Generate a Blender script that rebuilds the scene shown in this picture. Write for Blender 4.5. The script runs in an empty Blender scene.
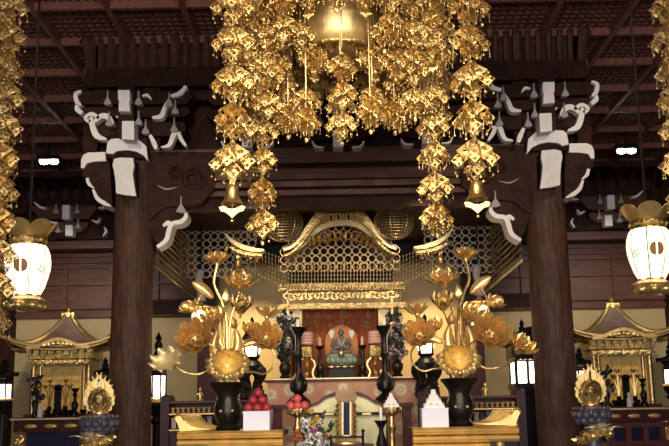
import bpy, bmesh, math, random
from mathutils import Vector, Matrix
R = math.radians
PI = math.pi
random.seed(7)
sc = bpy.context.scene
col = sc.collection

# ------------------------------------------------------------------ camera
F = 966.0
CX, CY = 334.5, 223.0
CAM = Vector((0, 0, 1.5))
ROLL = R(1.0)
_dx, _dy = 342 - CX, 415 - CY
_xv = _dx * math.cos(ROLL) - _dy * math.sin(ROLL)
_yv = _dx * math.sin(ROLL) + _dy * math.cos(ROLL)
TH = math.atan(_yv / F)
YAW = -math.atan(_xv / F * math.cos(TH))
_w = Vector((math.sin(YAW) * math.cos(TH), math.cos(YAW) * math.cos(TH), math.sin(TH)))
_r0 = Vector((math.cos(YAW), -math.sin(YAW), 0))
_u0 = _r0.cross(_w)
_r = _r0 * math.cos(ROLL) - _u0 * math.sin(ROLL)
_u = _u0 * math.cos(ROLL) + _r0 * math.sin(ROLL)
cam_d = bpy.data.cameras.new('camera')
cam = bpy.data.objects.new('camera', cam_d)
col.objects.link(cam)
cam_d.sensor_width = 36
cam_d.lens = F / 669 * 36
cam_d.clip_end = 200
cam.matrix_world = Matrix(((_r.x, _u.x, -_w.x, CAM.x), (_r.y, _u.y, -_w.y, CAM.y), (_r.z, _u.z, -_w.z, CAM.z), (0, 0, 0, 1)))
sc.camera = cam


def W(px, py, d):
    v = _w + _r * ((px - CX) / F) - _u * ((py - CY) / F)
    return CAM + v * (d / v.y)


def K(py, d):
    v = _w - _u * ((py - CY) / F)
    return d / v.y / F


SG, DX = 1, 0.0


def side(s, dx=0.0):
    global SG, DX
    SG, DX = s, dx


def L(px, py, d):
    v = W(px, py, d)
    return Vector((SG * v.x + DX, v.y, v.z))


def Z(py, d, px=342):
    return W(px, py, d).z


# ------------------------------------------------------------------ materials
def mat(name, c, rough=0.5, metal=0.0, vary=0.0, vscale=8.0, stretch=(1, 1, 1), bump=0.0, bscale=30.0, emit=0.0, c2=None, spec=0.5, coat=0.0):
    m = bpy.data.materials.new(name)
    m.use_nodes = True
    nt = m.node_tree
    b = nt.nodes['Principled BSDF']
    b.inputs['Base Color'].default_value = (*c, 1)
    b.inputs['Roughness'].default_value = rough
    b.inputs['Metallic'].default_value = metal
    b.inputs['Specular IOR Level'].default_value = spec
    b.inputs['Coat Weight'].default_value = coat
    if vary or bump:
        tc = nt.nodes.new('ShaderNodeTexCoord')
        mp = nt.nodes.new('ShaderNodeMapping')
        mp.inputs['Scale'].default_value = stretch
        nt.links.new(tc.outputs['Object'], mp.inputs['Vector'])
    if vary:
        n = nt.nodes.new('ShaderNodeTexNoise')
        n.inputs['Scale'].default_value = vscale
        n.inputs['Detail'].default_value = 5
        nt.links.new(mp.outputs[0], n.inputs['Vector'])
        r = nt.nodes.new('ShaderNodeValToRGB')
        r.color_ramp.elements[0].position = 0.3
        r.color_ramp.elements[1].position = 0.7
        d = c2 or tuple(x * (1 - vary) for x in c)
        r.color_ramp.elements[0].color = (*d, 1)
        r.color_ramp.elements[1].color = (*c, 1)
        nt.links.new(n.outputs['Fac'], r.inputs['Fac'])
        nt.links.new(r.outputs['Color'], b.inputs['Base Color'])
    if bump:
        n = nt.nodes.new('ShaderNodeTexNoise')
        n.inputs['Scale'].default_value = bscale
        n.inputs['Detail'].default_value = 3
        nt.links.new(mp.outputs[0], n.inputs['Vector'])
        bp = nt.nodes.new('ShaderNodeBump')
        bp.inputs['Strength'].default_value = bump
        bp.inputs['Distance'].default_value = 0.02
        nt.links.new(n.outputs['Fac'], bp.inputs['Height'])
        nt.links.new(bp.outputs['Normal'], b.inputs['Normal'])
    if emit:
        b.inputs['Emission Color'].default_value = (*c, 1)
        b.inputs['Emission Strength'].default_value = emit
    return m


def brocade(name, base, motif, thread, scale):
    m = mat(name, base, 0.75)
    nt = m.node_tree
    b = nt.nodes['Principled BSDF']
    tc = nt.nodes.new('ShaderNodeTexCoord')
    mp = nt.nodes.new('ShaderNodeMapping')
    mp.inputs['Scale'].default_value = (scale, 0.001, scale)
    v = nt.nodes.new('ShaderNodeTexVoronoi')
    v.inputs['Scale'].default_value = 1
    v.inputs['Randomness'].default_value = 0.35
    nt.links.new(tc.outputs['Object'], mp.inputs['Vector'])
    nt.links.new(mp.outputs[0], v.inputs['Vector'])
    r = nt.nodes.new('ShaderNodeValToRGB')
    e = r.color_ramp.elements
    e[0].position = 0.0
    e[0].color = (*thread, 1)
    e[1].position = 0.16
    e[1].color = (*motif, 1)
    for p, cc in ((0.27, thread), (0.33, motif), (0.42, base), (0.7, base)):
        x = e.new(p)
        x.color = (*cc, 1)
    nt.links.new(v.outputs['Distance'], r.inputs['Fac'])
    n = nt.nodes.new('ShaderNodeTexNoise')
    n.inputs['Scale'].default_value = 26
    nt.links.new(tc.outputs['Object'], n.inputs['Vector'])
    mx = nt.nodes.new('ShaderNodeMix')
    mx.data_type = 'RGBA'
    mx.blend_type = 'MULTIPLY'
    mx.inputs['Factor'].default_value = 0.3
    nt.links.new(r.outputs['Color'], mx.inputs['A'])
    nt.links.new(n.outputs['Color'], mx.inputs['B'])
    nt.links.new(mx.outputs['Result'], b.inputs['Base Color'])
    return m


M = {}
M['wood'] = mat('dark_wood', (0.046, 0.017, 0.011), 0.6, spec=0.12, vary=0.6, vscale=6, stretch=(1, 1, 1), bump=0.15, bscale=14)
M['pillar'] = mat('pillar_wood', (0.122, 0.060, 0.042), 0.6, spec=0.25, vary=0.6, vscale=5, stretch=(5, 5, 0.7), bump=0.2, bscale=9)
M['beam'] = mat('beam_wood', (0.135, 0.055, 0.036), 0.5, spec=0.3, vary=0.55, vscale=4, stretch=(0.5, 4, 5), bump=0.15, bscale=9)
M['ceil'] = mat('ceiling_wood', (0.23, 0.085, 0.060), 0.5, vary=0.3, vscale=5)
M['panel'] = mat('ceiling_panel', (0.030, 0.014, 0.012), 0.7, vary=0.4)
M['lattice'] = mat('lattice_wood', (0.17, 0.070, 0.054), 0.6, spec=0.2, vary=0.4)
M['white'] = mat('white_paint', (0.90, 0.87, 0.88), 0.6, vary=0.10, vscale=12)
M['grey'] = mat('grey_paint', (0.36, 0.34, 0.34), 0.6, vary=0.2, vscale=14)
M['gold'] = mat('gold', (1.0, 0.72, 0.31), 0.32, 0.95, vary=0.35, vscale=14, bump=0.35, bscale=40)
M['fili'] = mat('filigree_gold', (1.0, 0.72, 0.31), 0.33, 0.97, vary=0.45, vscale=20, bump=0.5, bscale=70)
M['carved'] = mat('carved_gold', (0.92, 0.67, 0.28), 0.36, 0.9, vary=0.7, vscale=16, bump=1.0, bscale=26)
M['leaf'] = mat('gold_leaf', (1.0, 0.72, 0.30), 0.36, 0.82, vary=0.25, vscale=9, bump=0.15, bscale=18)
M['pale'] = mat('pale_gold', (0.85, 0.68, 0.36), 0.45, 0.5, vary=0.3, vscale=10)
M['silver'] = mat('silver_wire', (0.50, 0.43, 0.33), 0.5, 0.3)
M['net'] = mat('gilt_wire', (0.80, 0.60, 0.32), 0.42, 0.7)
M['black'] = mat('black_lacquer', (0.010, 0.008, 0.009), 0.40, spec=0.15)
M['bronze'] = mat('dark_bronze', (0.030, 0.024, 0.022), 0.32, 0.6, vary=0.4, vscale=10, bump=0.2, bscale=20)
M['maroon'] = mat('maroon_lacquer', (0.085, 0.018, 0.022), 0.4, vary=0.3, spec=0.2)
M['purple'] = mat('violet_lacquer', (0.042, 0.014, 0.022), 0.45, vary=0.3, spec=0.2)
M['blue'] = mat('indigo_panel', (0.020, 0.022, 0.075), 0.6, vary=0.4, spec=0.2)
M['plaster'] = mat('gilt_plaster', (0.50, 0.385, 0.20), 0.6, vary=0.14, vscale=2)
M['altarwall'] = mat('gilt_altar_wall', (0.74, 0.55, 0.27), 0.6, vary=0.14, vscale=2)
M['paper'] = mat('lantern_paper', (1.0, 0.86, 0.66), 0.6, emit=1.7)
M['glow'] = mat('lamp_glass', (1.0, 0.88, 0.70), 0.5, emit=6.0)
M['led'] = mat('ceiling_lamp_glass', (1.0, 0.98, 0.95), 0.5, emit=14.0)
M['roof'] = mat('shrine_roof', (0.17, 0.115, 0.095), 0.35, 0.5, vary=0.4, vscale=5, bump=0.1)
M['paperwhite'] = mat('white_paper', (0.74, 0.78, 0.95), 0.7)
M['cake'] = mat('rice_cake', (0.86, 0.82, 0.82), 0.6)
M['peach'] = mat('red_bun', (0.46, 0.035, 0.055), 0.5, vary=0.4, vscale=20)
M['pinkpeach'] = mat('pink_bun', (0.85, 0.12, 0.14), 0.5, vary=0.35, vscale=20)
M['candle'] = mat('candle_wax', (0.85, 0.76, 0.72), 0.5)
M['pinkcandle'] = mat('pink_wax', (0.80, 0.48, 0.42), 0.5)
M['wf'] = mat('white_petals', (0.92, 0.90, 0.88), 0.6)
M['yf'] = mat('yellow_petals', (0.80, 0.48, 0.04), 0.6)
M['pf'] = mat('pink_petals', (0.72, 0.22, 0.42), 0.6)
M['vf'] = mat('violet_petals', (0.20, 0.09, 0.20), 0.6)
M['lf'] = mat('lilac_petals', (0.55, 0.38, 0.50), 0.6)
M['of'] = mat('orange_petals', (0.60, 0.22, 0.05), 0.6)
M['green'] = mat('leaf_green', (0.035, 0.060, 0.020), 0.5, vary=0.5)
M['dgreen'] = mat('deep_leaf_green', (0.014, 0.028, 0.016), 0.5, vary=0.5)
M['fringe'] = mat('fringe_brass', (0.50, 0.36, 0.18), 0.4, 0.7)
M['cove'] = mat('cove_wood', (0.095, 0.040, 0.030), 0.65, vary=0.4, spec=0.15)
M['relief'] = mat('dark_gilt', (0.22, 0.14, 0.06), 0.45, 0.6, vary=0.5)
M['dish'] = mat('leaf_gold_deep', (0.88, 0.66, 0.29), 0.42, 0.88, vary=0.35, vscale=12)
M['robe'] = mat('grey_robe', (0.22, 0.20, 0.18), 0.6, vary=0.4, vscale=20)
M['orange'] = mat('orange_mandorla', (0.72, 0.25, 0.05), 0.5, vary=0.15)
M['celadon'] = mat('celadon_petals', (0.26, 0.34, 0.26), 0.4, vary=0.4, vscale=18)
M['cloth'] = brocade('altar_brocade', (0.46, 0.23, 0.16), (0.40, 0.34, 0.32), (0.70, 0.56, 0.36), 3.6)
M['curtain'] = brocade('red_brocade', (0.52, 0.13, 0.045), (0.44, 0.17, 0.07), (0.62, 0.28, 0.10), 4.5)
M['yellow'] = mat('yellow_silk', (0.84, 0.80, 0.48), 0.6, vary=0.25, vscale=12, c2=(0.70, 0.70, 0.40))
M['stripe'] = mat('pink_stripe', (0.66, 0.30, 0.28), 0.6)
M['stripe2'] = mat('cream_stripe', (0.72, 0.58, 0.50), 0.6)
M['floor'] = mat('floor_boards', (0.12, 0.055, 0.035), 0.3, vary=0.4, stretch=(0.6, 6, 1))
M['tatami'] = mat('tatami', (0.42, 0.36, 0.20), 0.7, vary=0.2)
M['mon'] = mat('crest_brown', (0.40, 0.22, 0.06), 0.6)
M['ink'] = mat('ink_grey', (0.20, 0.17, 0.15), 0.7)
M['stone'] = mat('blue_grey_lotus', (0.15, 0.14, 0.19), 0.4, 0.3, vary=0.5, vscale=14)
M['ash'] = mat('pale_cloth', (0.48, 0.40, 0.38), 0.7, vary=0.3)

# ------------------------------------------------------------------ objects
ORG = {}


def tag(o, label=None, cat=None, group=None, kind=None):
    if label:
        o['label'] = label
    if cat:
        o['category'] = cat
    if group:
        o['group'] = group
    if kind:
        o['kind'] = kind
    return o


def thing(name, label, cat, loc, group=None):
    o = bpy.data.objects.new(name, None)
    col.objects.link(o)
    o.empty_display_size = 0.1
    o.location = loc
    ORG[o.name] = Vector(loc)
    return tag(o, label, cat, group)


def copy_tree(o, parent=None):
    c = o.copy()
    col.objects.link(c)
    c.parent = parent
    ORG[c.name] = ORG.get(o.name, Vector((0, 0, 0)))
    for ch in list(o.children):
        copy_tree(ch, c)
    return c


class MB:
    def __init__(s):
        s.v, s.f, s.m, s.mi = [], [], [], 0

    def add(s, vs, fs):
        n = len(s.v)
        s.v += [tuple(p) for p in vs]
        s.f += [tuple(i + n for i in f) for f in fs]
        s.m += [s.mi] * len(fs)
        return s

    def merge(s, o, mx=None):
        n = len(s.v)
        s.v += [tuple(mx @ Vector(p)) for p in o.v] if mx else o.v
        s.f += [tuple(i + n for i in f) for f in o.f]
        s.m += o.m
        return s

    def box(s, lo, hi):
        (a, b, c), (d, e, f) = lo, hi
        return s.add([(a, b, c), (d, b, c), (d, e, c), (a, e, c), (a, b, f), (d, b, f), (d, e, f), (a, e, f)],
                     [(3, 2, 1, 0), (4, 5, 6, 7), (0, 1, 5, 4), (1, 2, 6, 5), (2, 3, 7, 6), (3, 0, 4, 7)])

    def cbox(s, c, sx, sy, sz):
        return s.box((c[0] - sx / 2, c[1] - sy / 2, c[2] - sz / 2), (c[0] + sx / 2, c[1] + sy / 2, c[2] + sz / 2))

    def tube(s, pts, r, n=6, cap=True):
        pts = [Vector(p) for p in pts]
        k = len(pts)
        rs = r if isinstance(r, (list, tuple)) else [r] * k
        vs, fs = [], []
        t0 = (pts[1] - pts[0]).normalized()
        ref = Vector((0, 0, 1)) if abs(t0.z) < 0.8 else Vector((0, 1, 0))
        nx = t0.cross(ref).normalized()
        for i in range(k):
            t = (pts[min(i + 1, k - 1)] - pts[max(i - 1, 0)])
            t = t.normalized() if t.length > 1e-9 else t0
            nx = (nx - t * nx.dot(t))
            nx = nx.normalized() if nx.length > 1e-6 else t.orthogonal().normalized()
            b = t.cross(nx)
            for j in range(n):
                a = 2 * PI * (j + 0.5) / n
                vs.append(pts[i] + (nx * math.cos(a) + b * math.sin(a)) * rs[i])
        for i in range(k - 1):
            for j in range(n):
                q = (j + 1) % n
                fs.append((i * n + j, i * n + q, i * n + n + q, i * n + n + j))
        if cap:
            fs.append(tuple(range(n - 1, -1, -1)))
            fs.append(tuple((k - 1) * n + j for j in range(n)))
        return s.add(vs, fs)

    def cyl(s, p, q, r1, r2=None, n=12):
        return s.tube([p, q], [r1, r1 if r2 is None else r2], n)

    def lathe(s, c, prof, n=20, sx=1.0, sy=1.0, lobes=0, amp=0.0):
        c = Vector(c)
        vs, fs = [], []
        for (r, z) in prof:
            for j in range(n):
                a = 2 * PI * j / n
                rr = r * (1 + amp * math.cos(lobes * a)) if lobes else r
                vs.append((c.x + rr * math.cos(a) * sx, c.y + rr * math.sin(a) * sy, c.z + z))
        for i in range(len(prof) - 1):
            for j in range(n):
                q = (j + 1) % n
                fs.append((i * n + j, i * n + q, i * n + n + q, i * n + n + j))
        fs.append(tuple(range(n - 1, -1, -1)))
        fs.append(tuple((len(prof) - 1) * n + j for j in range(n)))
        return s.add(vs, fs)

    def ball(s, c, r, n=8, m=6):
        rx, ry, rz = r if isinstance(r, (tuple, list)) else (r, r, r)
        vs, fs = [(c[0], c[1], c[2] - rz)], []
        for i in range(1, m):
            t = PI * i / m
            for j in range(n):
                a = 2 * PI * j / n
                vs.append((c[0] + rx * math.sin(t) * math.cos(a), c[1] + ry * math.sin(t) * math.sin(a), c[2] - rz * math.cos(t)))
        vs.append((c[0], c[1], c[2] + rz))
        for j in range(n):
            fs.append((0, 1 + (j + 1) % n, 1 + j))
        for i in range(m - 2):
            for j in range(n):
                q = (j + 1) % n
                fs.append((1 + i * n + j, 1 + i * n + q, 1 + (i + 1) * n + q, 1 + (i + 1) * n + j))
        e = len(vs) - 1
        for j in range(n):
            fs.append((1 + (m - 2) * n + j, 1 + (m - 2) * n + (j + 1) % n, e))
        return s.add(vs, fs)

    def prism(s, out, y0, y1):
        """outline of (x, z) pairs extruded from y0 to y1"""
        n = len(out)
        vs = [(x, y0, z) for x, z in out] + [(x, y1, z) for x, z in out]
        fs = [tuple(range(n)), tuple(range(2 * n - 1, n - 1, -1))]
        for i in range(n):
            j = (i + 1) % n
            fs.append((i, i + n, j + n, j))
        return s.add(vs, fs)

    def prismp(s, pts, d, depth):
        """outline given by its photo points at distance d, depth metres thick"""
        o = [L(x, y, d) for x, y in pts]
        return s.prism([(p.x, p.z) for p in o], d, d + depth)

    def ribbon(s, pts, w, d, depth, sub=5):
        """a curved strip along photo points, w = widths, at distance d, real depth"""
        pts = smooth(pts, sub)
        ws = w if isinstance(w, (list, tuple)) else [w] * 2
        n = len(pts)
        a, b = [], []
        for i in range(n):
            p = Vector(pts[i])
            t = Vector(pts[min(i + 1, n - 1)]) - Vector(pts[max(i - 1, 0)])
            t = t.normalized()
            q = Vector((-t.y, t.x))
            u = i / (n - 1) * (len(ws) - 1)
            k = min(int(u), len(ws) - 2)
            ww = ws[k] + (ws[k + 1] - ws[k]) * (u - k)
            a.append(L(*(p + q * ww / 2), d))
            b.append(L(*(p - q * ww / 2), d))
        vs = []
        for i in range(n):
            for p in (a[i], b[i]):
                vs += [(p.x, d, p.z), (p.x, d + depth, p.z)]
        fs = []
        for i in range(n - 1):
            o, q = 4 * i, 4 * i + 4
            fs += [(o, o + 2, q + 2, q), (o + 1, q + 1, q + 3, o + 3), (o, q, q + 1, o + 1), (o + 2, o + 3, q + 3, q + 2)]
        fs += [(0, 1, 3, 2), (4 * n - 4, 4 * n - 2, 4 * n - 1, 4 * n - 3)]
        return s.add(vs, fs)

    def torus(s, c, rr, r, axis='Y', n=12, m=4):
        pts = []
        for i in range(n + 1):
            a = 2 * PI * i / n
            x, y = rr * math.cos(a), rr * math.sin(a)
            pts.append(Vector(c) + (Vector((x, 0, y)) if axis == 'Y' else Vector((x, y, 0)) if axis == 'Z' else Vector((0, x, y))))
        return s.tube(pts, r, m, cap=False)

    def grid(s, fn, nu, nv):
        vs = [fn(i / nu, j / nv) for i in range(nu + 1) for j in range(nv + 1)]
        fs = [(i * (nv + 1) + j, (i + 1) * (nv + 1) + j, (i + 1) * (nv + 1) + j + 1, i * (nv + 1) + j + 1) for i in range(nu) for j in range(nv)]
        return s.add(vs, fs)

    def shell(s, fn, nu, nv, t):
        """a thin sheet with thickness t along its normal"""
        P = [[Vector(fn(i / nu, j / nv)) for j in range(nv + 1)] for i in range(nu + 1)]
        vs, fs = [], []
        for k in (0, 1):
            for i in range(nu + 1):
                for j in range(nv + 1):
                    a = P[min(i + 1, nu)][j] - P[max(i - 1, 0)][j]
                    b = P[i][min(j + 1, nv)] - P[i][max(j - 1, 0)]
                    nn = a.cross(b)
                    nn = nn.normalized() if nn.length > 1e-12 else Vector((0, 0, 0))
                    vs.append(P[i][j] + nn * (t * (k - 0.5)))
        o = (nu + 1) * (nv + 1)
        idx = lambda i, j, k: k * o + i * (nv + 1) + j
        for i in range(nu):
            for j in range(nv):
                fs.append((idx(i, j, 1), idx(i + 1, j, 1), idx(i + 1, j + 1, 1), idx(i, j + 1, 1)))
                fs.append((idx(i, j, 0), idx(i, j + 1, 0), idx(i + 1, j + 1, 0), idx(i + 1, j, 0)))
        for i in range(nu):
            for j in (0, nv):
                fs.append((idx(i, j, 0), idx(i + 1, j, 0), idx(i + 1, j, 1), idx(i, j, 1)))
        for j in range(nv):
            for i in (0, nu):
                fs.append((idx(i, j, 0), idx(i, j, 1), idx(i, j + 1, 1), idx(i, j + 1, 0)))
        return s.add(vs, fs)

    def mesh(s, name, mats, off=None):
        me = bpy.data.meshes.new(name)
        if off:
            s.v = [(p[0] - off[0], p[1] - off[1], p[2] - off[2]) for p in s.v]
        me.from_pydata(s.v, [], s.f)
        for m in (mats if isinstance(mats, (list, tuple)) else [mats]):
            me.materials.append(M[m])
        me.polygons.foreach_set('material_index', s.m)
        bm = bmesh.new()
        bm.from_mesh(me)
        bmesh.ops.recalc_face_normals(bm, faces=bm.faces)
        bm.to_mesh(me)
        bm.free()
        me.polygons.foreach_set('use_smooth', [True] * len(me.polygons))
        me.set_sharp_from_angle(angle=R(38))
        return me

    def build(s, name, mats, parent=None, loc=None, label=None, cat=None, group=None, kind=None):
        off = ORG[parent.name] if parent else (Vector(loc) if loc is not None else Vector((0, 0, 0)))
        o = bpy.data.objects.new(name, s.mesh(name, mats, off))
        col.objects.link(o)
        ORG[o.name] = off
        if parent:
            o.parent = parent
        else:
            o.location = off
        return tag(o, label, cat, group, kind)


def place(name, me, parent, loc):
    """another object on a shared mesh, as a part"""
    o = bpy.data.objects.new(name, me)
    col.objects.link(o)
    o.parent = parent
    o.location = Vector(loc) - ORG[parent.name]
    ORG[o.name] = ORG[parent.name]
    return o


def smooth(pts, sub=5):
    """Catmull-Rom through the points"""
    pts = [Vector(p) for p in pts]
    if len(pts) < 3:
        return pts
    out = []
    for i in range(len(pts) - 1):
        p0, p1, p2, p3 = pts[max(i - 1, 0)], pts[i], pts[i + 1], pts[min(i + 2, len(pts) - 1)]
        for k in range(sub):
            t = k / sub
            out.append(0.5 * ((2 * p1) + (p2 - p0) * t + (2 * p0 - 5 * p1 + 4 * p2 - p3) * t * t + (3 * p1 - p0 - 3 * p2 + p3) * t ** 3))
    out.append(pts[-1])
    return out


def prof(cx, pts, d):
    """lathe profile from (radius, row) pairs of the photo at distance d -> centre, [(r, z)]"""
    c = L(cx, sum(p[1] for p in pts) / len(pts), d)
    zs = [(r * K(y, d), L(cx, y, d).z) for r, y in pts]
    zs.sort(key=lambda q: q[1])
    return Vector((c.x, d, 0)), zs


def seat(pf, z):
    """slide a profile so that its foot stands at height z"""
    dz = z - pf[0][1]
    return [(r, q + dz) for r, q in pf]


def frame_to(n, up=Vector((0, 0, 1))):
    """3x3 whose z axis is n"""
    n = Vector(n).normalized()
    x = up.cross(n)
    if x.length < 1e-3:
        x = Vector((1, 0, 0))
    x.normalize()
    y = n.cross(x)
    return Matrix(((x.x, y.x, n.x), (x.y, y.y, n.y), (x.z, y.z, n.z)))
# ------------------------------------------------------------------ the setting
FZ = 0.70                                   # floor of the raised sanctuary
CZ = Z(37, 13.0)                            # coffered ceiling
XW, YB = 8.6, 21.0                          # half width, back wall


def struct(mb, name, m, label=None, cat=None):
    return mb.build(name, m, None, (0, 0, 0), label, cat, None, 'structure')


b = MB()
b.box((-XW, 9.2, FZ - 0.12), (XW, YB + 0.2, FZ))
struct(b, 'floor', 'floor')
b = MB()
b.box((-XW, -5.0, -0.1), (XW, 9.2, 0.0))
b.box((-XW, 9.05, 0.0), (XW, 9.2, FZ - 0.12))
struct(b, 'floor_hall', 'tatami')

# ceiling: dark boards above a fine lattice inside a grid of coffers
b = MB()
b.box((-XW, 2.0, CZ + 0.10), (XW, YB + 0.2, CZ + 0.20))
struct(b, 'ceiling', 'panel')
b = MB()
GX, GY = 0.985, 1.22
y = 6.9
ys = []
while y < YB:
    ys.append(y)
    y += GY
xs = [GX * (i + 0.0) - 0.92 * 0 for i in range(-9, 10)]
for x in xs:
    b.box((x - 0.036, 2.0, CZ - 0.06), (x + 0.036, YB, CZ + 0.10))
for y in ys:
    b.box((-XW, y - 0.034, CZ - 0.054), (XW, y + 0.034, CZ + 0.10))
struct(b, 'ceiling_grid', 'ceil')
b = MB()
x = -XW
while x < XW:
    b.box((x, 6.0, CZ + 0.045), (x + 0.035, YB, CZ + 0.10))
    x += GX / 9
y = 6.0
while y < YB:
    b.box((-XW, y, CZ + 0.05), (XW, y + 0.05, CZ + 0.098))
    y += GY / 8
struct(b, 'ceiling_lattice', 'lattice')

# walls
b = MB()
WZ = Z(311, YB)
b.box((-XW, YB, FZ), (XW, YB + 0.2, WZ))
struct(b, 'wall_back', 'plaster')
b = MB()
b.box((-XW, YB - 0.02, WZ), (XW, YB + 0.2, CZ + 0.1))
for yy, h in ((311, .10), (304, .05), (280, .05), (263, .07), (258, .05), (252, .05)):      # rails of the panelled upper wall
    z = Z(yy, YB)
    b.box((-XW, YB - 0.10, z - h / 2), (XW, YB, z + h / 2))
for i in range(-8, 9):
    b.box((i * 1.0 - 0.05, YB - 0.08, Z(304, YB)), (i * 1.0 + 0.05, YB, Z(263, YB)))
struct(b, 'wall_back_upper', 'beam')
b = MB()
z = Z(241, 20.5)
b.box((-XW, 20.3, z - 0.10), (XW, 20.7, z + 0.10))
struct(b, 'trim_1', 'beam')
for s, n in ((-1, 'left'), (1, 'right')):
    b = MB()
    b.box((s * XW - 0.1, 2.0, 0.0), (s * XW + 0.1, YB + 0.2, CZ + 0.1))
    struct(b, 'wall_' + n, 'wood')
b = MB()
for x in (-7.25, 7.25):
    b.box((x - 0.2, YB - 0.4, FZ), (x + 0.2, YB, CZ))
struct(b, 'trim_2', 'wood')

# rear cove with ribs, high on the back wall
b = MB()
z0, z1 = Z(196, 20.2), Z(170, 19.6)
nr = 70
for i in range(nr):
    x = -XW + (i + 0.5) * 2 * XW / nr
    pts = [(x, 20.25 - 0.55 * (1 - math.cos(t * PI / 2)), z0 + (z1 - z0) * math.sin(t * PI / 2)) for t in (0, .2, .4, .6, .8, 1)]
    b.tube(pts, 0.06, 4)
b.box((-XW, 19.55, z1 - 0.05), (XW, 20.6, z1 + 0.08))
b.box((-XW, 20.1, z0 - 0.28), (XW, 20.6, z0 + 0.02))
b.box((-XW, 20.3, Z(236, 20.3)), (XW, 20.6, z0))
struct(b, 'trim_3', 'wood')

# wall above the front pillars: cove, beams
PD = 13.0                                   # distance of the pillar row
PX = -W(134, 223, PD).x
XE = -W(88, 75, PD - .15).x
zc0, zc1 = Z(66, PD), CZ - 0.02
b = MB()
nr = 46
for i in range(nr + 1):
    x = -XE + i * 2 * XE / nr
    pts = [(x, PD - 0.05 - 0.10 * (1 - math.cos(t * PI / 2)), zc0 + (zc1 - zc0) * math.sin(t * PI / 2)) for t in (0, .2, .4, .6, .8, 1)]
    b.tube(pts, 0.045 if i % 8 else 0.075, 5)
for s in (-1, 1):                           # the cove turns the corner and runs back along both sides
    for j in range(1, 26):
        y = PD + j * 0.16
        pts = [(s * (XE + 0.05 + 0.10 * (1 - math.cos(t * PI / 2))), y, zc0 + (zc1 - zc0) * math.sin(t * PI / 2)) for t in (0, .25, .5, .75, 1)]
        b.tube(pts, 0.055, 4)
    pts = [(s * (XE + 0.10 * (1 - math.cos(t * PI / 2))), PD - 0.05 - 0.10 * (1 - math.cos(t * PI / 2)), zc0 + (zc1 - zc0) * math.sin(t * PI / 2)) for t in (0, .15, .3, .45, .6, .8, 1)]
    b.tube(pts, 0.07, 6)
b.box((-XE, PD + 0.10, zc0 - 0.1), (XE, PD + 0.3, CZ))
struct(b, 'trim_4', 'cove')
b = MB()
b.box((-XE - 0.05, PD - 0.10, Z(85, PD)), (XE + 0.05, PD + 0.3, Z(66, PD)))
b.box((-XE - 0.02, PD - 0.02, Z(98, PD)), (XE + 0.02, PD + 0.3, Z(88, PD)))
struct(b, 'trim_5', 'wood')
b = MB()
b.box((-XE, PD + 0.27, Z(170, PD)), (XE, PD + 0.40, Z(84, PD)))
for s in (-1, 1):                           # side walls of the upper part, running back
    b.box((s * XE - 0.1, PD + 0.1, Z(170, PD)), (s * XE + 0.1, YB - 0.6, CZ))
b.box((-XE, PD + 0.3, CZ - 2.2), (XE, YB - 0.5, CZ - 2.1))   # boards over the altar
struct(b, 'trim_10', 'wood')

# stack of carved beams between the two pillars
b = MB()
for (ya, yb, o, c) in ((164, 149, -.12, 0), (169, 164, .06, 1), (179.5, 169, -.07, 0), (181.5, 179.5, .03, 1), (187.5, 181.5, -.10, 0), (190, 187.5, .02, 1), (195, 190, -.06, 0), (206, 195, .08, 1)):
    b.mi = c
    b.box((-PX + 0.1, PD + o, Z(ya, PD)), (PX - 0.1, PD + 0.30, Z(yb, PD) - 0.002))
b.mi = 0
for s in (1, -1):
    side(s)
    # the beam thickens into a carved haunch at each pillar
    b.mi = 1
    b.prismp([(140, 152), (214, 152), (214, 190), (200, 203), (176, 206), (163, 208), (152, 218), (140, 222)], PD - 0.16, 0.3)
    for cx, cy, r0 in ((193, 178, 12), (176, 172, 7)):
        pts = []
        for k in range(40):
            a = k * 0.36
            r = r0 * (1 - k / 48)
            p = L(cx + r * math.cos(a) * 1.15, cy + r * math.sin(a), PD - 0.17)
            pts.append(p)
        b.tube(pts, 0.018, 5)
    b.mi = 2
    b.ribbon([(157, 185), (166, 189), (177, 187)], [.4, 1.6, .4], PD - 0.175, 0.02)
side(1)
struct(b, 'trim_6', ['beam', 'wood', 'grey'])

# inner posts, lintels over the altar bay
b = MB()
for s in (1, -1):
    side(s)
    x = L(208, 350, 17.6).x
    b.box((x - 0.17, 17.45, FZ), (x + 0.17, 17.8, CZ - 2.1))
side(1)
struct(b, 'trim_7', 'purple')
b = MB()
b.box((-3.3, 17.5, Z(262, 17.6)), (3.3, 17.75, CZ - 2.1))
struct(b, 'trim_8', 'black')  # wooden board; the black colour stands in for the shade on it
b = MB()
for s in (1, -1):
    side(s)
    x0, x1 = L(212, 330, 18.2).x, 0
    b.box((min(x0, x1), 18.2, FZ), (max(x0, x1), 18.3, Z(240, 18.2)))
side(1)
struct(b, 'wall_altar', 'altarwall')
b = MB()
for s in (1, -1):                           # lintel on the side aisle, seen between post and pillar
    side(s)
    xa, xb = L(60, 285, 18.6).x, L(204, 285, 18.6).x
    b.box((min(xa, xb), 18.5, Z(311, 18.6)), (max(xa, xb), 18.8, Z(297, 18.6)))
    b.box((min(xa, xb), 18.55, Z(297, 18.6)), (max(xa, xb), 18.75, Z(200, 18.6)))
side(1)
b = MB()
for s in (1, -1):
    side(s)
    xa, xb = L(140, 300, 18.6).x, L(204, 300, 18.6).x
    b.box((min(xa, xb), 18.5, Z(311, 18.6)), (max(xa, xb), 18.8, Z(297, 18.6)))
side(1)
struct(b, 'trim_9', 'beam')

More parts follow.
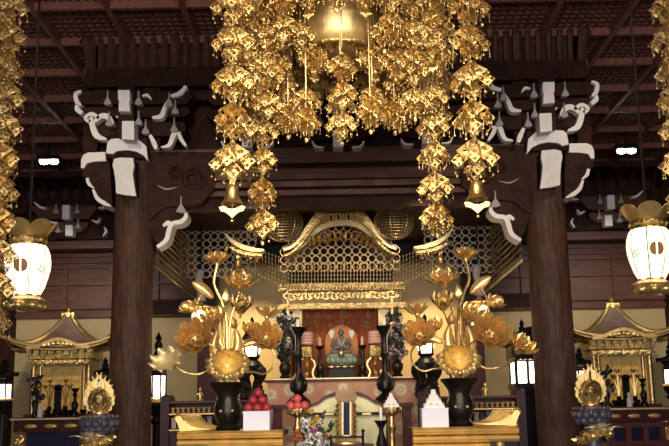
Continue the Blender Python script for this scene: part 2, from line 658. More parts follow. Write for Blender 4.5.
# ------------------------------------------------------------------ the two great pillars
PR = 0.272
for s, n in ((1, 'left'), (-1, 'right')):
    side(s)
    t = L(134, 223, PD)
    b = MB()
    zt = Z(161, PD)
    t.x += 0 if s > 0 else .035
    b.lathe((t.x, PD, FZ), [(PR * 1.04, 0), (PR * 1.04, 1.0), (PR, 2.2), (PR * 0.97, zt - FZ - 0.3), (PR * 0.90, zt - FZ)], 40)
    struct(b, 'pillar', 'pillar', 'round dark wooden pillar at the %s of the altar bay' % n, 'pillar')

# ------------------------------------------------------------------ bracket sets


def bell_face(mb, cx, cy, w, h, d):
    """little flared block with a spike, grey paint on its face"""
    mb.prismp([(cx - .45, cy - h * .55), (cx + .45, cy - h * .55), (cx + .7, cy - h * .05), (cx + w * .32, cy + h * .18), (cx + w * .5, cy + h * .42), (cx, cy + h * .5), (cx - w * .5, cy + h * .42), (cx - w * .32, cy + h * .18), (cx - .7, cy - h * .05)], d, 0.10)


for s, n in ((1, 'left'), (-1, 'right')):
    side(s)
    p = L(128, 150, PD)
    t = thing('bracket_set', 'white painted bracket cluster crowning the %s round pillar' % n, 'bracket', (p.x, PD, Z(152, PD)))
    D = PD - 0.30
    b = MB()
    b.lathe((p.x, PD, Z(160, PD)), [(PR * .95, 0), (PR * 1.1, .12), (PR * 1.1, .26), (PR * 1.25, .34)], 32)
    b.prismp([(107, 158), (149, 158), (147, 138), (109, 138)], D + .06, 0.5)
    b.build('bearing_block', 'wood', t)
    b = MB()
    b.prismp([(106, 153), (107.5, 142), (111, 139), (127, 137.5), (139, 140), (146, 146), (148, 161), (143, 155), (136, 151.5), (127, 150), (117, 151), (112, 154), (109, 153.5)], D - 0.02, 0.22)
    b.build('painted_band', 'white', t)
    b = MB()
    b.prismp([(114, 159), (120, 157.5), (133, 158), (134, 166), (132.5, 173), (134, 184), (136, 196), (125, 195), (116, 193), (115.5, 182), (114, 171), (112.5, 165)], D - 0.26, 0.07)
    b.build('front_nose_face', 'white', t)
    b = MB()
    b.prismp([(113, 160), (135, 160), (136, 194), (116, 192)], D - 0.19, 0.20)
    b.build('front_nose', 'wood', t)
    b = MB()
    b.prismp([(84, 164), (106, 154), (110, 165), (112, 205), (103, 203), (95, 195), (88, 185), (83, 172)], D, 0.30)
    for cx, cy, r0 in ((97, 178, 8), (104, 191, 5)):
        b.tube([L(cx + r0 * (1 - k / 30) * math.cos(k * .45), cy + r0 * (1 - k / 30) * math.sin(k * .45), D - .005) for k in range(26)], 0.014, 4)
    sn = b.build('side_nose', 'wood', t)
    b = MB()
    b.prismp([(81, 160), (83, 155), (88, 152.5), (105, 152), (106, 161), (95, 161.5), (87, 163), (84, 168), (81, 168)], D - 0.03, 0.36)
    b.build('painted_edge', 'white', sn)
    b = MB()
    b.ribbon([(87, 178), (89, 184), (94, 188)], [3, 3.5, 1], D - 0.04, 0.38)
    b.ribbon([(93, 189), (97, 198), (104, 203), (111, 206)], [2, 4, 4, 1], D - 0.04, 0.38)
    b.build('painted_edge', 'white', sn)
    # arms
    for k, (ya, yb, xa, xb) in enumerate(((136, 122, 88, 186), (117, 107, 80, 190), (104, 91, 78, 192))):
        b = MB()
        b.prismp([(xa + 6, ya), (xa, (ya + yb) / 2), (xa + 2, yb), (xb - 2, yb), (xb, (ya + yb) / 2), (xb - 6, ya)], PD - 0.24 - .05 * k, 0.5)
        b.build('bracket_arm', 'wood', t)
    b = MB()
    for cx, ya, yb, dd in ((126, 137, 86, -.52), (152, 150, 88, -.26), (102, 138, 90, -.26)):
        b.prismp([(cx - 8, ya), (cx + 8, ya), (cx + 8, yb), (cx - 8, yb)], PD + dd + .1, 0.4)
    b.build('bracket_core', 'wood', t)
    for out in ([(122, 121), (134, 121), (134, 140), (122, 139)],
                [(118, 90), (129.5, 90), (130, 100), (129, 101), (130, 111.5), (118.5, 111), (119, 101), (118, 99)]):
        b = MB()
        b.prismp(out, PD - 0.56, 0.3)
        b.build('painted_end', 'white', t)
    for pts, w in (([(81, 91), (75.5, 94), (77, 102), (81, 105)], [2, 4, 4.5, 2]), ([(77, 104), (77, 109), (82, 113)], [2, 5, 4]),
                   ([(99, 118), (92, 114), (86, 118), (90, 122)], [3, 4, 5, 3]), ([(90, 116), (93, 128), (97, 136), (106, 139)], [4, 6, 6, 2]), ([(94, 122), (101, 116), (108, 117), (113, 124)], [3, 5, 6, 2]),
                   ([(152, 117.5), (161, 116), (165, 107), (170, 100)], [2, 5, 4, 4]), ([(171, 96), (180, 93), (186, 86)], [3, 4.5, 3.5]),
                   ([(161, 147), (169, 145), (173, 136), (176, 128)], [1, 4, 5, 3]), ([(178, 132), (181, 139), (186, 146)], [4, 4, 2]), ([(150, 135), (154, 143), (156, 149)], [3, 5, 3]), ([(142, 96), (147, 95), (151, 99)], [1, 3, 1]), ([(116, 116), (119, 118), (121, 122)], [1, 2.5, 1])):
        b = MB()
        b.ribbon(pts, w, PD - 0.40, 0.14)
        b.build('painted_scroll', 'white', t)
    for cx, cy in ((107.5, 98), (138.5, 98), (169, 100), (109, 119), (138.5, 118), (145.5, 127), (175, 107), (174, 125)):
        b = MB()
        bell_face(b, cx, cy, 8, 14, PD - 0.44)
        b.build('small_block', 'grey', t)
    # elephant-trunk brace under the beam
    t2 = thing('brace', 'scrolled white edged brace under the beam at the %s pillar' % n, 'bracket', L(158, 250, PD))
    b = MB()
    b.prismp([(148.5, 206), (180, 206), (187, 214), (183, 222), (172, 225), (168, 232), (161, 246), (154, 240), (148.5, 225)], PD - 0.12, 0.24)
    b.build('brace_body', 'wood', t2)
    b = MB()
    b.ribbon([(157, 247), (166, 240), (169, 230), (172, 223.5), (181, 221.5), (186, 216), (184, 210)], [3, 4.5, 5, 4, 4.5, 4, 2.5], PD - 0.16, 0.3)
    b.ribbon([(163, 226), (168, 223), (173, 226)], [2, 5, 3], PD - 0.165, 0.3)
    b.build('painted_edge', 'white', t2)
    b = MB()
    bell_face(b, 181, 205, 10, 16, PD - 0.2)
    b.build('small_block', 'grey', t2)

# bracket sets standing on the beam between the pillars
for s, px, lab in ((1, 247, 'left of the gilded canopy'), (1, 338, 'behind the gilded canopy'), (-1, 247, 'right of the gilded canopy')):
    side(s)
    t = thing('bracket_set', 'dark bracket cluster on the beam %s' % lab, 'bracket', L(px, 150, PD))
    b = MB()
    b.prismp([(px - 14, 150), (px + 14, 150), (px + 18, 143), (px - 18, 143)], PD - .2, .35)
    b.build('bearing_block', 'wood', t)
    for k, (ya, yb, hw) in enumerate(((140, 128, 34), (122, 110, 42), (105, 94, 42))):
        b = MB()
        b.prismp([(px - hw + 8, ya), (px - hw, yb + 3), (px - hw, yb), (px + hw, yb), (px + hw, yb + 3), (px + hw - 8, ya)], PD - .15 - .05 * k, .3)
        b.build('bracket_arm', 'wood', t)
    for ya, yb in ((147, 130), (121, 108), (102, 90)):
        b = MB()
        b.prismp([(px - 5, ya), (px + 5, ya), (px + 5, yb), (px - 5, yb)], PD - .36, .3)
        b.build('painted_end', 'white', t)
    for q in (-1, 1):
        b = MB()
        b.ribbon([(px + q * 14, 147), (px + q * 22, 146.5), (px + q * 26, 141)], [1, 2.5, 1], PD - .3, .2)
        b.build('painted_scroll', 'white', t)
        b = MB()
        bell_face(b, px + q * 18, 118, 8, 14, PD - .3)
        b.build('small_block', 'grey', t)

# smaller bracket sets high on the back wall
for s, px, lab in ((1, 62, 'left aisle wall'), (-1, 62, 'right aisle wall')):
    side(s)
    t = thing('wall_bracket', 'small white faced bracket set high on the %s' % lab, 'bracket', L(px + 2, 238, 20.2))
    b = MB()
    b.prismp([(px + 2 - 8, 238), (px + 2 + 8, 238), (px + 12, 232), (px - 8, 232)], 20.0, .4)
    b.build('bearing_block', 'wood', t)
    for ya, yb, hw in ((232, 222, 24), (219, 206, 32)):
        b = MB()
        b.prismp([(px + 2 - hw + 8, ya), (px + 2 - hw, yb + 4), (px + 2 - hw, yb), (px + 2 + hw, yb), (px + 2 + hw, yb + 4), (px + 2 + hw - 8, ya)], 20.0, .3)
        b.build('bracket_arm', 'beam', t)
    for ya, yb, x in ((235.5, 225, 69), (219, 205, 66)):
        b = MB()
        b.prismp([(x - 3.8, ya), (x + 3.8, ya), (x + 3.6, yb), (x - 3.6, yb)], 19.8, .25)
        b.build('painted_end', 'white', t)
    for pts in ([(34, 202), (40, 207), (46, 208)], [(98, 208), (104, 207), (110, 202)], [(92, 220), (97, 222), (100, 218)], [(50, 221), (54, 223), (57, 222)], [(103, 236), (106, 231), (104, 227)]):
        b = MB()
        b.ribbon(pts, [1, 2.5, 1], 19.85, .15)
        b.build('painted_scroll', 'white', t)
    for x, yy in ((56, 209), (77, 209), (58, 228), (78, 224)):
        b = MB()
        bell_face(b, x, yy, 6, 9, 19.85)
        b.build('small_block', 'grey', t)
side(1)
# ceiling lamps
for s, lab in ((1, 'left'), (-1, 'right')):
    side(s)
    p = L(49, 163, 18.0)
    t = thing('ceiling_lamp', 'bright twin ceiling lamp over the %s aisle' % lab, 'lamp', (p.x, p.y, p.z), None)
    b = MB()
    b.cbox((p.x, p.y, p.z + .09), .42, .26, .09)
    b.cyl((p.x, p.y, p.z + .1), (p.x, p.y, CZ), .02)
    b.build('housing', 'black', t)
    for q in (-1, 1):
        b = MB()
        b.lathe((p.x + q * .095, p.y - .02, p.z), [(.03, -.03), (.075, -.012), (.085, .02), (.085, .05)], 16)
        b.build('lamp_glass', 'led', t)
side(1)
# ------------------------------------------------------------------ gilt pendants (yoraku)


def plate(mb, mx, w, h, t=0.006, dome=0.14):
    """openwork lozenge: four pierced quarters, slightly domed"""
    vs, fs = [], []

    def P(u, v, k):
        x = (u - v) / 2 * w / 2 * 1.0
        z = (u + v) / 2 * h / 2
        return (x, -dome * w * (1 - 0.5 * (u * u + v * v)) * 0.5 - (k * t), z)
    for su in (-1, 1):
        for sv in (-1, 1):
            o = len(vs)
            ring = [(-1, -1), (0, -1.0), (1, -1), (1.0, 0), (1, 1), (0, 1.0), (-1, 1), (-1.0, 0)]
            for k in (0, 1):
                for i, (a, c) in enumerate(ring):
                    vs.append(P(su * .5 + a * .5, sv * .5 + c * .5, k))
                for i in range(8):
                    a = math.atan2(ring[i][1], ring[i][0])
                    vs.append(P(su * .52 + .27 * math.cos(a), sv * .52 + .27 * math.sin(a), k))
            for i in range(8):
                j = (i + 1) % 8
                fs.append((o + i, o + j, o + 8 + j, o + 8 + i))
                fs.append((o + 16 + i, o + 24 + i, o + 24 + j, o + 16 + j))
                fs.append((o + 8 + i, o + 8 + j, o + 24 + j, o + 24 + i))
                fs.append((o + i, o + 16 + i, o + 16 + j, o + j))
    mb.add([tuple(mx @ Vector(p)) for p in vs], fs)


def drop(mb, p, ln, r=0.013):
    mb.tube([p, (p[0], p[1], p[2] - ln)], 0.0028, 3)
    mb.ball((p[0], p[1], p[2] - ln - r), (r, r, r * 1.2), 6, 5)


def at_az(az, rad, z, tilt):
    return Matrix.Rotation(az, 4, 'Z') @ Matrix.Translation((0, -rad, z)) @ Matrix.Rotation(tilt, 4, 'X')


def spangle(mb, p, q, az, tl):
    m = Matrix.Translation(p) @ Matrix.Rotation(az, 4, 'Z') @ Matrix.Rotation(tl, 4, 'X')
    mb.add([tuple(m @ Vector(v)) for v in ((0, 0, q), (q, -.004, 0), (0, 0, -q), (-q, -.004, 0), (0, -.010, 0), (0, .004, 0))],
           [(0, 1, 4), (1, 2, 4), (2, 3, 4), (3, 0, 4), (1, 0, 5), (2, 1, 5), (3, 2, 5), (0, 3, 5)])


def unit(mb, z, s=1.0, a0=0.0, rnd=random):
    """one tier of a pendant, about 0.4 m tall: crossed pierced lozenges, a satellite at each corner, beads"""
    mb.ball((0, 0, z - .015 * s), .022 * s, 8, 6)
    for k in range(4):
        mb.merge_plate(at_az(a0 + k * PI / 2, .030 * s, z - .135 * s, R(-13)), .34 * s, .25 * s)
    for k in range(4):
        az = a0 + k * PI / 2 + R(rnd.uniform(-8, 8))
        r = .155 * s
        o = Vector((r * math.cos(az), r * math.sin(az), z - .225 * s))
        for m in range(3):
            mx = Matrix.Translation(o) @ Matrix.Rotation(a0 + m * PI * 2 / 3 + rnd.uniform(-.3, .3), 4, 'Z') @ Matrix.Translation((0, -.014 * s, 0)) @ Matrix.Rotation(R(-14), 4, 'X')
            mb.merge_plate(mx, .15 * s, .15 * s)
        mb.tube([o + Vector((0, 0, .10 * s)), o], .0035, 3)
        for m in range(3):
            a = m * 2.1 + k
            drop(mb, o + Vector((.05 * s * math.cos(a), .05 * s * math.sin(a), -.05 * s)), rnd.uniform(.04, .08) * s, .011 * s)
        spangle(mb, o + Vector((0, -.03, -.06 * s)), .026 * s, rnd.uniform(-.6, .6), rnd.uniform(-.6, .3))
    for k in range(4):
        mb.merge_plate(at_az(a0 + k * PI / 2 + .3, .045 * s, z - .30 * s, R(-18 + rnd.uniform(-8, 8))), .19 * s, .19 * s)
    for k in range(4):
        az = a0 + k * PI / 2 + .6
        drop(mb, (.08 * s * math.cos(az), .08 * s * math.sin(az), z - .33 * s), rnd.uniform(.05, .08) * s, .013 * s)
    for k in range(14):
        az = rnd.uniform(0, 2 * PI)
        r = rnd.uniform(.06, .17) * s
        spangle(mb, Vector((r * math.sin(az), -r * math.cos(az), z - rnd.uniform(.16, .38) * s)), .022 * s, rnd.uniform(0, 6), rnd.uniform(-.9, .9))


MB.merge_plate = lambda s, mx, w, h: plate(s, mx, w, h)


def bell_mesh(s=1.0):
    b = MB()
    b.cyl((0, 0, .0), (0, 0, -.07 * s), .006 * s, n=5)
    b.torus((0, 0, -.055 * s), .016 * s, .005 * s, 'Y', 10, 4)
    b.lathe((0, 0, 0), [(.010 * s, -.07 * s), (.034 * s, -.078 * s), (.046 * s, -.095 * s), (.052 * s, -.14 * s), (.058 * s, -.175 * s), (.072 * s, -.205 * s), (.086 * s, -.22 * s), (.080 * s, -.223 * s), (.05 * s, -.19 * s), (.02 * s, -.10 * s)], 24)
    return b


def clapper_mesh(s=1.0):
    b = MB()
    b.cyl((0, 0, -.18 * s), (0, 0, -.27 * s), .004 * s, n=5)
    b.prism([(0, -.262 * s), (.03 * s, -.255 * s), (.07 * s, -.235 * s), (.10 * s, -.245 * s), (.085 * s, -.275 * s), (.05 * s, -.285 * s), (.02 * s, -.31 * s), (0, -.33 * s), (-.02 * s, -.31 * s), (-.05 * s, -.285 * s), (-.085 * s, -.275 * s), (-.10 * s, -.245 * s), (-.07 * s, -.235 * s), (-.03 * s, -.255 * s)], -.006 * s, .006 * s)
    b.ball((0, 0, -.35 * s), .014 * s, 6, 5)
    return b


rnd = random.Random(3)
UNITS = []
for k in range(4):
    b = MB()
    unit(b, 0, 1.0, R((0, 8, -10, 45)[k]), rnd)
    b.tube([(0, 0, .02), (0, 0, -.40)], .006, 4)
    UNITS.append(b)
UM = [MB().merge(u).mesh('pendant_tier', 'fili') for u in UNITS]
BELL = bell_mesh().mesh('bell', 'gold')
CLAP = clapper_mesh().mesh('clapper', 'gold')


def pendant_banner(name, label, px, ytop, d, n, pitch, s, bell=True, group=None):
    p = L(px, ytop, d)
    t = thing(name, label, 'hanging ornament', p, group)
    b = MB()
    b.tube([p + Vector((0, 0, -.02)), (p.x, p.y, CZ + .02)], .012, 6)
    b.build('hanging_rod', 'gold', t)
    z = p.z
    for i in range(n):
        o = place('pendant_tier', UM[i % 4], t, (p.x, p.y, z))
        ss = s * (1.0 if i % 2 == 0 else 0.94)
        o.scale = (ss, ss, ss)
        o.rotation_euler.z = rnd.uniform(-.25, .25)
        z -= pitch
    if bell:
        o = place('bell', BELL, t, (p.x, p.y, z + pitch * .12))
        o.scale = (s * 1.22,) * 3
        o = place('clapper', CLAP, t, (p.x, p.y, z + pitch * .12))
        o.scale = (s * 1.22,) * 3
    return t


side(1)
KD = K(100, 8.5)
pendant_banner('pendant_banner', 'gold bell tipped pendant strand hanging just left of the gilded canopy', 233, -14, 8.5, 5, 41 * KD, .98)
pendant_banner('pendant_banner', 'gold bell tipped pendant strand hanging just right of the gilded canopy', 467, -14, 8.5, 5, 40 * KD, .98)
KD = K(100, 7.6)
pendant_banner('pendant_banner', 'long gold pendant strand hanging at the left edge before the lantern', 10, -40, 7.6, 12, 32 * KD, .86, False)
pendant_banner('pendant_banner', 'gold pendant strand hanging at the right edge above the lantern', 665, -38, 7.6, 8, 32 * KD, .86, False)

# ------------------------------------------------------------------ the great canopy
TD = 9.6
c = L(339, 20, TD)
k = K(60, TD)
zr = L(339, 12, TD).z                        # rim
t = thing('canopy', 'huge gilded canopy dripping with gold filigree pendants above the altar', 'canopy', (c.x, TD, zr))
b = MB()
b.lathe((c.x, TD, zr), [(.02, .30), (.25, .28), (.60, .16), (.93, .02), (.97, -.02), (.97, -.07), (.92, -.08), (.88, -.02), (.60, .04), (.56, .04)], 48)
b.build('canopy_roof', 'leaf', t)
b = MB()
zd = L(339, 57, TD).z - zr
b.lathe((c.x, TD, zr), [(.58, .06), (.57, -.08), (.52, zd + .12), (.47, zd + .03), (.44, zd), (.40, zd + .01), (.36, zd + .06), (.30, zd + .10), (.02, zd + .13)], 48)
b.build('drum', 'dish', t)
b = MB()
b.torus((c.x, TD, zr - .05), .975, .028, 'Z', 48, 6)
b.torus((c.x, TD, zr - .0), .98, .02, 'Z', 48, 6)
b.torus((c.x, TD, zr + zd + .01), .455, .02, 'Z', 40, 6)
b.build('rim', 'carved', t)
b = MB()
b.tube([(c.x, TD, zr + .28), (c.x, TD, CZ + .02)], .03, 8)
for q in range(4):
    a = PI / 4 + q * PI / 2
    b.tube([(c.x + .7 * math.cos(a), TD + .7 * math.sin(a), zr + .12), (c.x, TD, CZ - .2)], .012, 5)
b.build('suspension', 'gold', t)
# curled lambrequin plates round the rim
for q in range(12):
    a = q * PI / 6 + .26

    def fn(u, v, a=a):
        x = (u - .5) * .46
        lob = .20 + .06 * math.cos((u - .5) * 2 * PI) + .03 * math.cos((u - .5) * 6 * PI)
        z = -v * lob
        r = .99 + .12 * v * v + .02 * math.sin(v * PI)
        aa = a + x / 1.0
        return (c.x + r * math.cos(aa), TD + r * math.sin(aa), zr + .02 + z)
    b = MB()
    b.shell(fn, 10, 5, .012)
    b.build('lambrequin', 'leaf', t)


def strand(n, s, pitch, tail, seed):
    b = MB()
    r = random.Random(seed)
    z = 0
    b.tube([(0, 0, .10), (0, 0, -n * pitch)], .005, 4)
    for i in range(n):
        b.merge(UNITS[(i + seed) % 4], Matrix.Translation((0, 0, z)) @ Matrix.Scale(s * r.uniform(.92, 1.05), 4) @ Matrix.Rotation(r.uniform(-.4, .4), 4, 'Z'))
        z -= pitch
    if tail == 'bell':
        b.merge(bell_mesh(s * .8), Matrix.Translation((0, 0, z + pitch * .15)))
        b.merge(clapper_mesh(s * .8), Matrix.Translation((0, 0, z + pitch * .15)))
    else:
        drop(b, (0, 0, z + .03), .05, .03 * s)
    return b.mesh('pendant_strand', 'fili')


S1 = [strand(1, .80, .30, 'drop', 1), strand(1, .72, .26, 'bell', 2)]
S2 = [strand(2, .78, .29, 'drop', 3), strand(2, .72, .26, 'bell', 4), strand(2, .74, .30, 'drop', 5)]
S3 = [strand(3, .80, .31, 'drop', 6), strand(3, .76, .30, 'drop', 7)]
S4 = [strand(4, .80, .32, 'drop', 8)]
S6 = [strand(8, .78, .31, 'drop', 9), strand(8, .80, .305, 'drop', 10)]
# outer ring: long falls at both sides, shorter ones in front and behind
OUT = []
for q in range(22):
    a = 2 * PI * q / 22 + .12
    side_ness = abs(math.cos(a))
    front = math.sin(a) < 0
    if side_ness > .93:
        me, r = (S4[0], .98)
    elif side_ness > .72:
        me, r = (S3[q % 2], .97)
    elif side_ness > .45:
        me, r = (S3[(q + 1) % 2] if not front else S2[0], .97)
    else:
        me, r = (S1[q % 2] if front else S2[q % 3], .97)
    OUT.append((c.x + r * math.cos(a), TD + r * math.sin(a), zr - .06, me))
for q in range(15):
    a = 2 * PI * q / 15 + .03
    if abs(math.cos(a)) < .5:
        continue
    OUT.append((c.x + .78 * math.cos(a), TD + .78 * math.sin(a), zr - .02, (S3[q % 2] if abs(math.cos(a)) > .6 else S2[q % 3])))
for q in range(9):
    a = 2 * PI * q / 9 + .2
    OUT.append((c.x + 1.12 * math.cos(a), TD + 1.12 * math.sin(a), zr + .06, (S3[q % 2] if abs(math.cos(a)) > .6 else S1[q % 2])))
# two long falls at the quarters
for px, dd, me in ((262, 9.2, S6[0]), (428, 9.2, S6[1])):
    p = L(px, 0, dd)
    OUT.append((p.x, dd, zr - .02, me))
NR = len(OUT)
for px, dd, y0, me in ((288, 9.2, 104, S1[0]), (341, 9.1, 110, S1[0]), (394, 9.2, 100, S1[0]), (306, 9.0, 106, S1[0]), (370, 9.0, 98, S1[0]), (284, 9.3, 72, S2[0]), (398, 9.3, 70, S2[2]), (268, 9.0, 30, S3[0]), (412, 9.0, 28, S3[1]), (342, 9.0, 52, S2[0]),
                       (306, 9.1, 86, S1[0]), (372, 9.1, 84, S1[0]), (322, 9.4, 28, S1[1]), (360, 9.4, 26, S1[1]), (314, 9.15, 44, S1[1]), (374, 9.15, 44, S1[1]), (341, 9.2, 92, S1[0]),
                       (292, 9.6, 96, S1[0]), (390, 9.6, 92, S1[0]), (300, 8.95, 20, S1[0]), (384, 8.95, 18, S1[0]), (252, 9.3, 60, S2[1]), (276, 9.5, 40, S3[0]), (404, 9.5, 42, S3[1]),
                       (247, 9.0, 14, S3[1]), (430, 9.0, 8, S2[1])):
    p = L(px, y0, dd)
    OUT.append((p.x, dd, p.z, me))
for (x, y, z, me) in OUT:
    o = place('pendant_strand', me, t, (x, y, z))
    o.rotation_euler.z = rnd.uniform(-.5, .5)
b = MB()                                    # the wires that carry the inner pendants
for (x, y, z, me) in OUT[NR:]:
    if z < zr - .06:
        b.tube([(x, y, z + .05), (x, y, zr + .04)], .005, 4)
b.build('wire', 'fringe', t)

# ------------------------------------------------------------------ hanging lanterns
def hanging_lantern(s, label, dpx=0, dpy=0):
    d = 10.0
    LX = 27.5
    side(s)
    p = L(LX, 268, d)
    if dpx:
        global DX
        DX = dpx * K(268, d)
        p = L(LX, 268, d)
    q = lambda y: L(LX, y + dpy, d).z
    t = thing('hanging_lantern', label, 'lantern', (p.x, d, q(312)))
    kk = K(268, d)

    def pr(lst):
        return [(r * kk, q(y)) for r, y in lst]
    b = MB()
    body = [(16.5, 245), (19.5, 249), (21.5, 255), (22.4, 262), (22, 269), (20, 278), (16.8, 288), (12.5, 296)]
    b.lathe((p.x, d, 0), pr(body), 40)
    b.build('paper_globe', 'paper', t)
    rz = pr(body)

    def rad(z):
        for (r0, z0), (r1, z1) in zip(rz, rz[1:]):
            if z1 <= z <= z0:
                return r0 + (r1 - r0) * (z0 - z) / (z0 - z1)
        return rz[-1][0]
    b = MB()
    for j in range(8):
        a = j * PI / 4 + PI / 8
        b.tube([(p.x + (r + .002) * math.cos(a), d + (r + .002) * math.sin(a), z) for r, z in rz], .006, 5)
    b.build('rib', 'gold', t)
    # crest of two facing leaves and small outline flowers, wrapped on the globe
    zc = q(268)
    for a0 in (-PI / 2 + .0, PI / 2):
        for sg in (-1, 1):
            def fn(u, v, sg=sg, a0=a0):
                z = zc + (v - .5) * .145
                hw = .062 * math.sqrt(max(0, 1 - ((v - .5) * 2) ** 2))
                a = a0 + (sg * (.010 + u * hw)) / rad(z)
                r = rad(z) + .004
                return (p.x + r * math.cos(a), d + r * math.sin(a), z)
            b = MB()
            b.shell(fn, 4, 10, .004)
            b.build('leaf_crest', 'mon', t)
    for j in (0, 1, 2, 3):
        a0 = (-PI / 2 - .95, -PI / 2 + .95, PI / 2 - .95, PI / 2 + .95)[j]
        b = MB()
        z0 = q(271)
        for kx in range(5):
            aa = PI / 2 + kx * 2 * PI / 5
            pts = []
            for m in range(9):
                e = m * PI / 4
                x = .034 * math.cos(aa) + .018 * math.cos(e)
                z = z0 + .034 * math.sin(aa) + .018 * math.sin(e)
                r = rad(z) + .004
                an = a0 + x / r
                pts.append((p.x + r * math.cos(an), d + r * math.sin(an), z))
            b.tube(pts, .0035, 4)
        b.build('flower_crest', 'ink', t)
    b = MB()
    b.lathe((p.x, d, 0), pr([(16, 236), (18, 238), (18.5, 241), (16.5, 243), (17.5, 246), (15, 246)]), 32)
    for j in range(12):
        a = j * PI / 6
        b.ball((p.x + 18 * kk * math.cos(a), d + 18 * kk * math.sin(a), q(241)), .02, 6, 5)
    b.build('neck_ring', 'carved', t)
    b = MB()

    def crown(u, v):
        a = u * 2 * PI
        lob = abs(math.sin(3 * a + .5)) ** .45
        r = (14.5 + 9 * v ** .8 + (3 * v) * lob) * kk
        z = q(238.5 - v * (8 + 8 * lob))
        return (p.x + r * math.cos(a), d + r * math.sin(a), z)
    b.shell(crown, 72, 6, .012)
    b.lathe((p.x, d, 0), pr([(15.5, 237), (9, 231), (4, 228), (1, 226)]), 24)
    b.build('crown', 'leaf', t)
    b = MB()
    b.lathe((p.x, d, 0), pr([(1, 312), (9, 311), (12, 308), (17, 304), (19, 300.5), (13, 297), (12.5, 295)]), 48, lobes=6, amp=.10)
    for j in range(6):
        a = j * PI / 3 + .3
        b.ball((p.x + 13 * kk * math.cos(a), d + 13 * kk * math.sin(a), q(306)), (.075, .075, .05), 10, 7)
    b.build('lotus_base', 'leaf', t)
    b = MB()
    b.tube([(p.x, d, q(228)), (p.x, d, CZ + .02)], .014, 6)
    b.build('hanging_rod', 'bronze', t)


hanging_lantern(1, 'lit white lantern with gold crown hanging left of the pillars')
hanging_lantern(-1, 'lit white lantern with gold crown hanging right of the pillars', -1.5, -5)
side(1)
# ------------------------------------------------------------------ bead nets round the altar bay


def net_rings(mb, cx0, cx1, cz0, cz1, s, y, r=.006, keep=None):
    """flat net of overlapping rings between x0..x1 and z0..z1 at distance y"""
    nx, nz = max(1, round((cx1 - cx0) / s)), max(1, round((cz1 - cz0) / s))
    for i in range(nx + 1):
        for j in range(nz + 1):
            x, z = cx0 + i * s, cz0 + j * s
            if keep is None or keep(x, z):
                mb.torus((x, y, z), s * .47, r, 'Y', 12, 4)
                mb.ball((x + s / 2, y, z), r * 1.6, 5, 4)
                mb.ball((x, y, z + s / 2), r * 1.6, 5, 4)


for s, n in ((1, 'left'), (-1, 'right')):
    side(s)
    d = 16.0
    xa, xb = sorted((L(184, 235, d).x, L(250, 235, d).x))
    za, zb = L(215, 274, d).z, L(215, 203, d).z
    cut = sorted((L(184, 278, d).z,))
    t = thing('ring_net', 'pale gold ring net curtain beside the altar roof on the %s' % n, 'net', (xa if s > 0 else xb, d, zb))
    b = MB()
    net_rings(b, xa, xb, za, zb, 7.6 * K(235, d), d, .012)
    b.build('net', 'silver', t, kind='stuff')
    b = MB()
    b.box((xa - .1, d - .02, zb + .05), (xb + .1, d + .02, zb + .10))
    b.build('rail', 'wood', t)
    # beaded strings that run from the pillar back to the altar
    xs_ = L(157, 255, 13.35).x
    y0, y1 = 13.35, 17.2
    ztop, zbot = L(157, 203, 13.35).z, L(157, 262, 13.35).z
    t = thing('hanging_bead_net', 'receding beaded string curtain behind the %s pillar brace' % n, 'net', (xs_, y0, ztop))
    b = MB()
    nrow = 10
    for i in range(nrow):
        z = zbot + (ztop - zbot) * i / (nrow - 1)
        b.tube([(xs_, y0, z), (xs_, y1, z)], .010, 4)
        for j in range(44):
            b.ball((xs_, y0 + (j + .5) * (y1 - y0) / 44, z), .015, 4, 4)
    for j in range(23):
        y = y0 + j * (y1 - y0) / 22
        b.tube([(xs_, y, zbot), (xs_, y, ztop)], .006, 3)
    b.build('bead_string', 'fringe', t)
    b = MB()
    for j in range(45):
        y = y0 + j * (y1 - y0) / 44
        b.tube([(xs_, y, zbot), (xs_, y, zbot - .05)], .004, 3)
        b.ball((xs_, y, zbot - .07), (.02, .02, .032), 5, 4)
    b.build('bead_fringe', 'fringe', t, kind='stuff')
side(1)

# ------------------------------------------------------------------ the altar palace
AD = 15.6
kk = K(250, AD)
AZ = Z(377.5, 14.9)
t = thing('altar_shrine', 'gilded altar palace with a curved gable, carved lintel and gold posts', 'shrine', (0, AD, AZ))
b = MB()
for s in (1, -1):
    side(s)
    p = L(288, 330, AD)
    b2 = MB()
    b2.lathe((p.x, AD, AZ), [(.085, 0), (.085, .05), (.062, .08), (.058, Z(290, AD) - AZ), (.075, Z(286, AD) - AZ)], 20)
    b2.build('post', 'gold', t)
    b2 = MB()
    b2.prismp([(286, 308), (302, 308), (302, 328), (286, 328)], AD + .1, .06)
    for yy in (311, 325):
        b2.prismp([(287, yy), (301, yy), (301, yy - 1.4), (287, yy - 1.4)], AD + .06, .05)
    for xx in (288, 294, 300.5):
        b2.prismp([(xx - .6, 327), (xx + .6, 327), (xx + .6, 309), (xx - .6, 309)], AD + .06, .05)
    b2.build('gilt_panel', 'pale', t)
side(1)
b = MB()
b.prismp([(282, 304), (401, 302), (401, 288), (282, 290)], AD - .05, .14)
b.build('carved_lintel', 'relief', t)
b = MB()                                    # raised scrollwork on the lintel
r2 = random.Random(5)
for i in range(26):
    x, y = 287 + i * 4.3, 296.4 - i * .07
    r0 = r2.uniform(2.6, 4.2)
    sg = 1 if i % 2 else -1
    b.tube([L(x + r0 * (1 - q / 20) * math.cos(q * .5 * sg) * 1.2, y + r0 * (1 - q / 20) * math.sin(q * .5 * sg), AD - .06) for q in range(16)], .014, 4)
    b.tube([L(x + r2.uniform(-3, 3), y - 5, AD - .06), L(x, y, AD - .085), L(x + r2.uniform(-4, 4), y + 5, AD - .06)], [.006, .018, .006], 4)
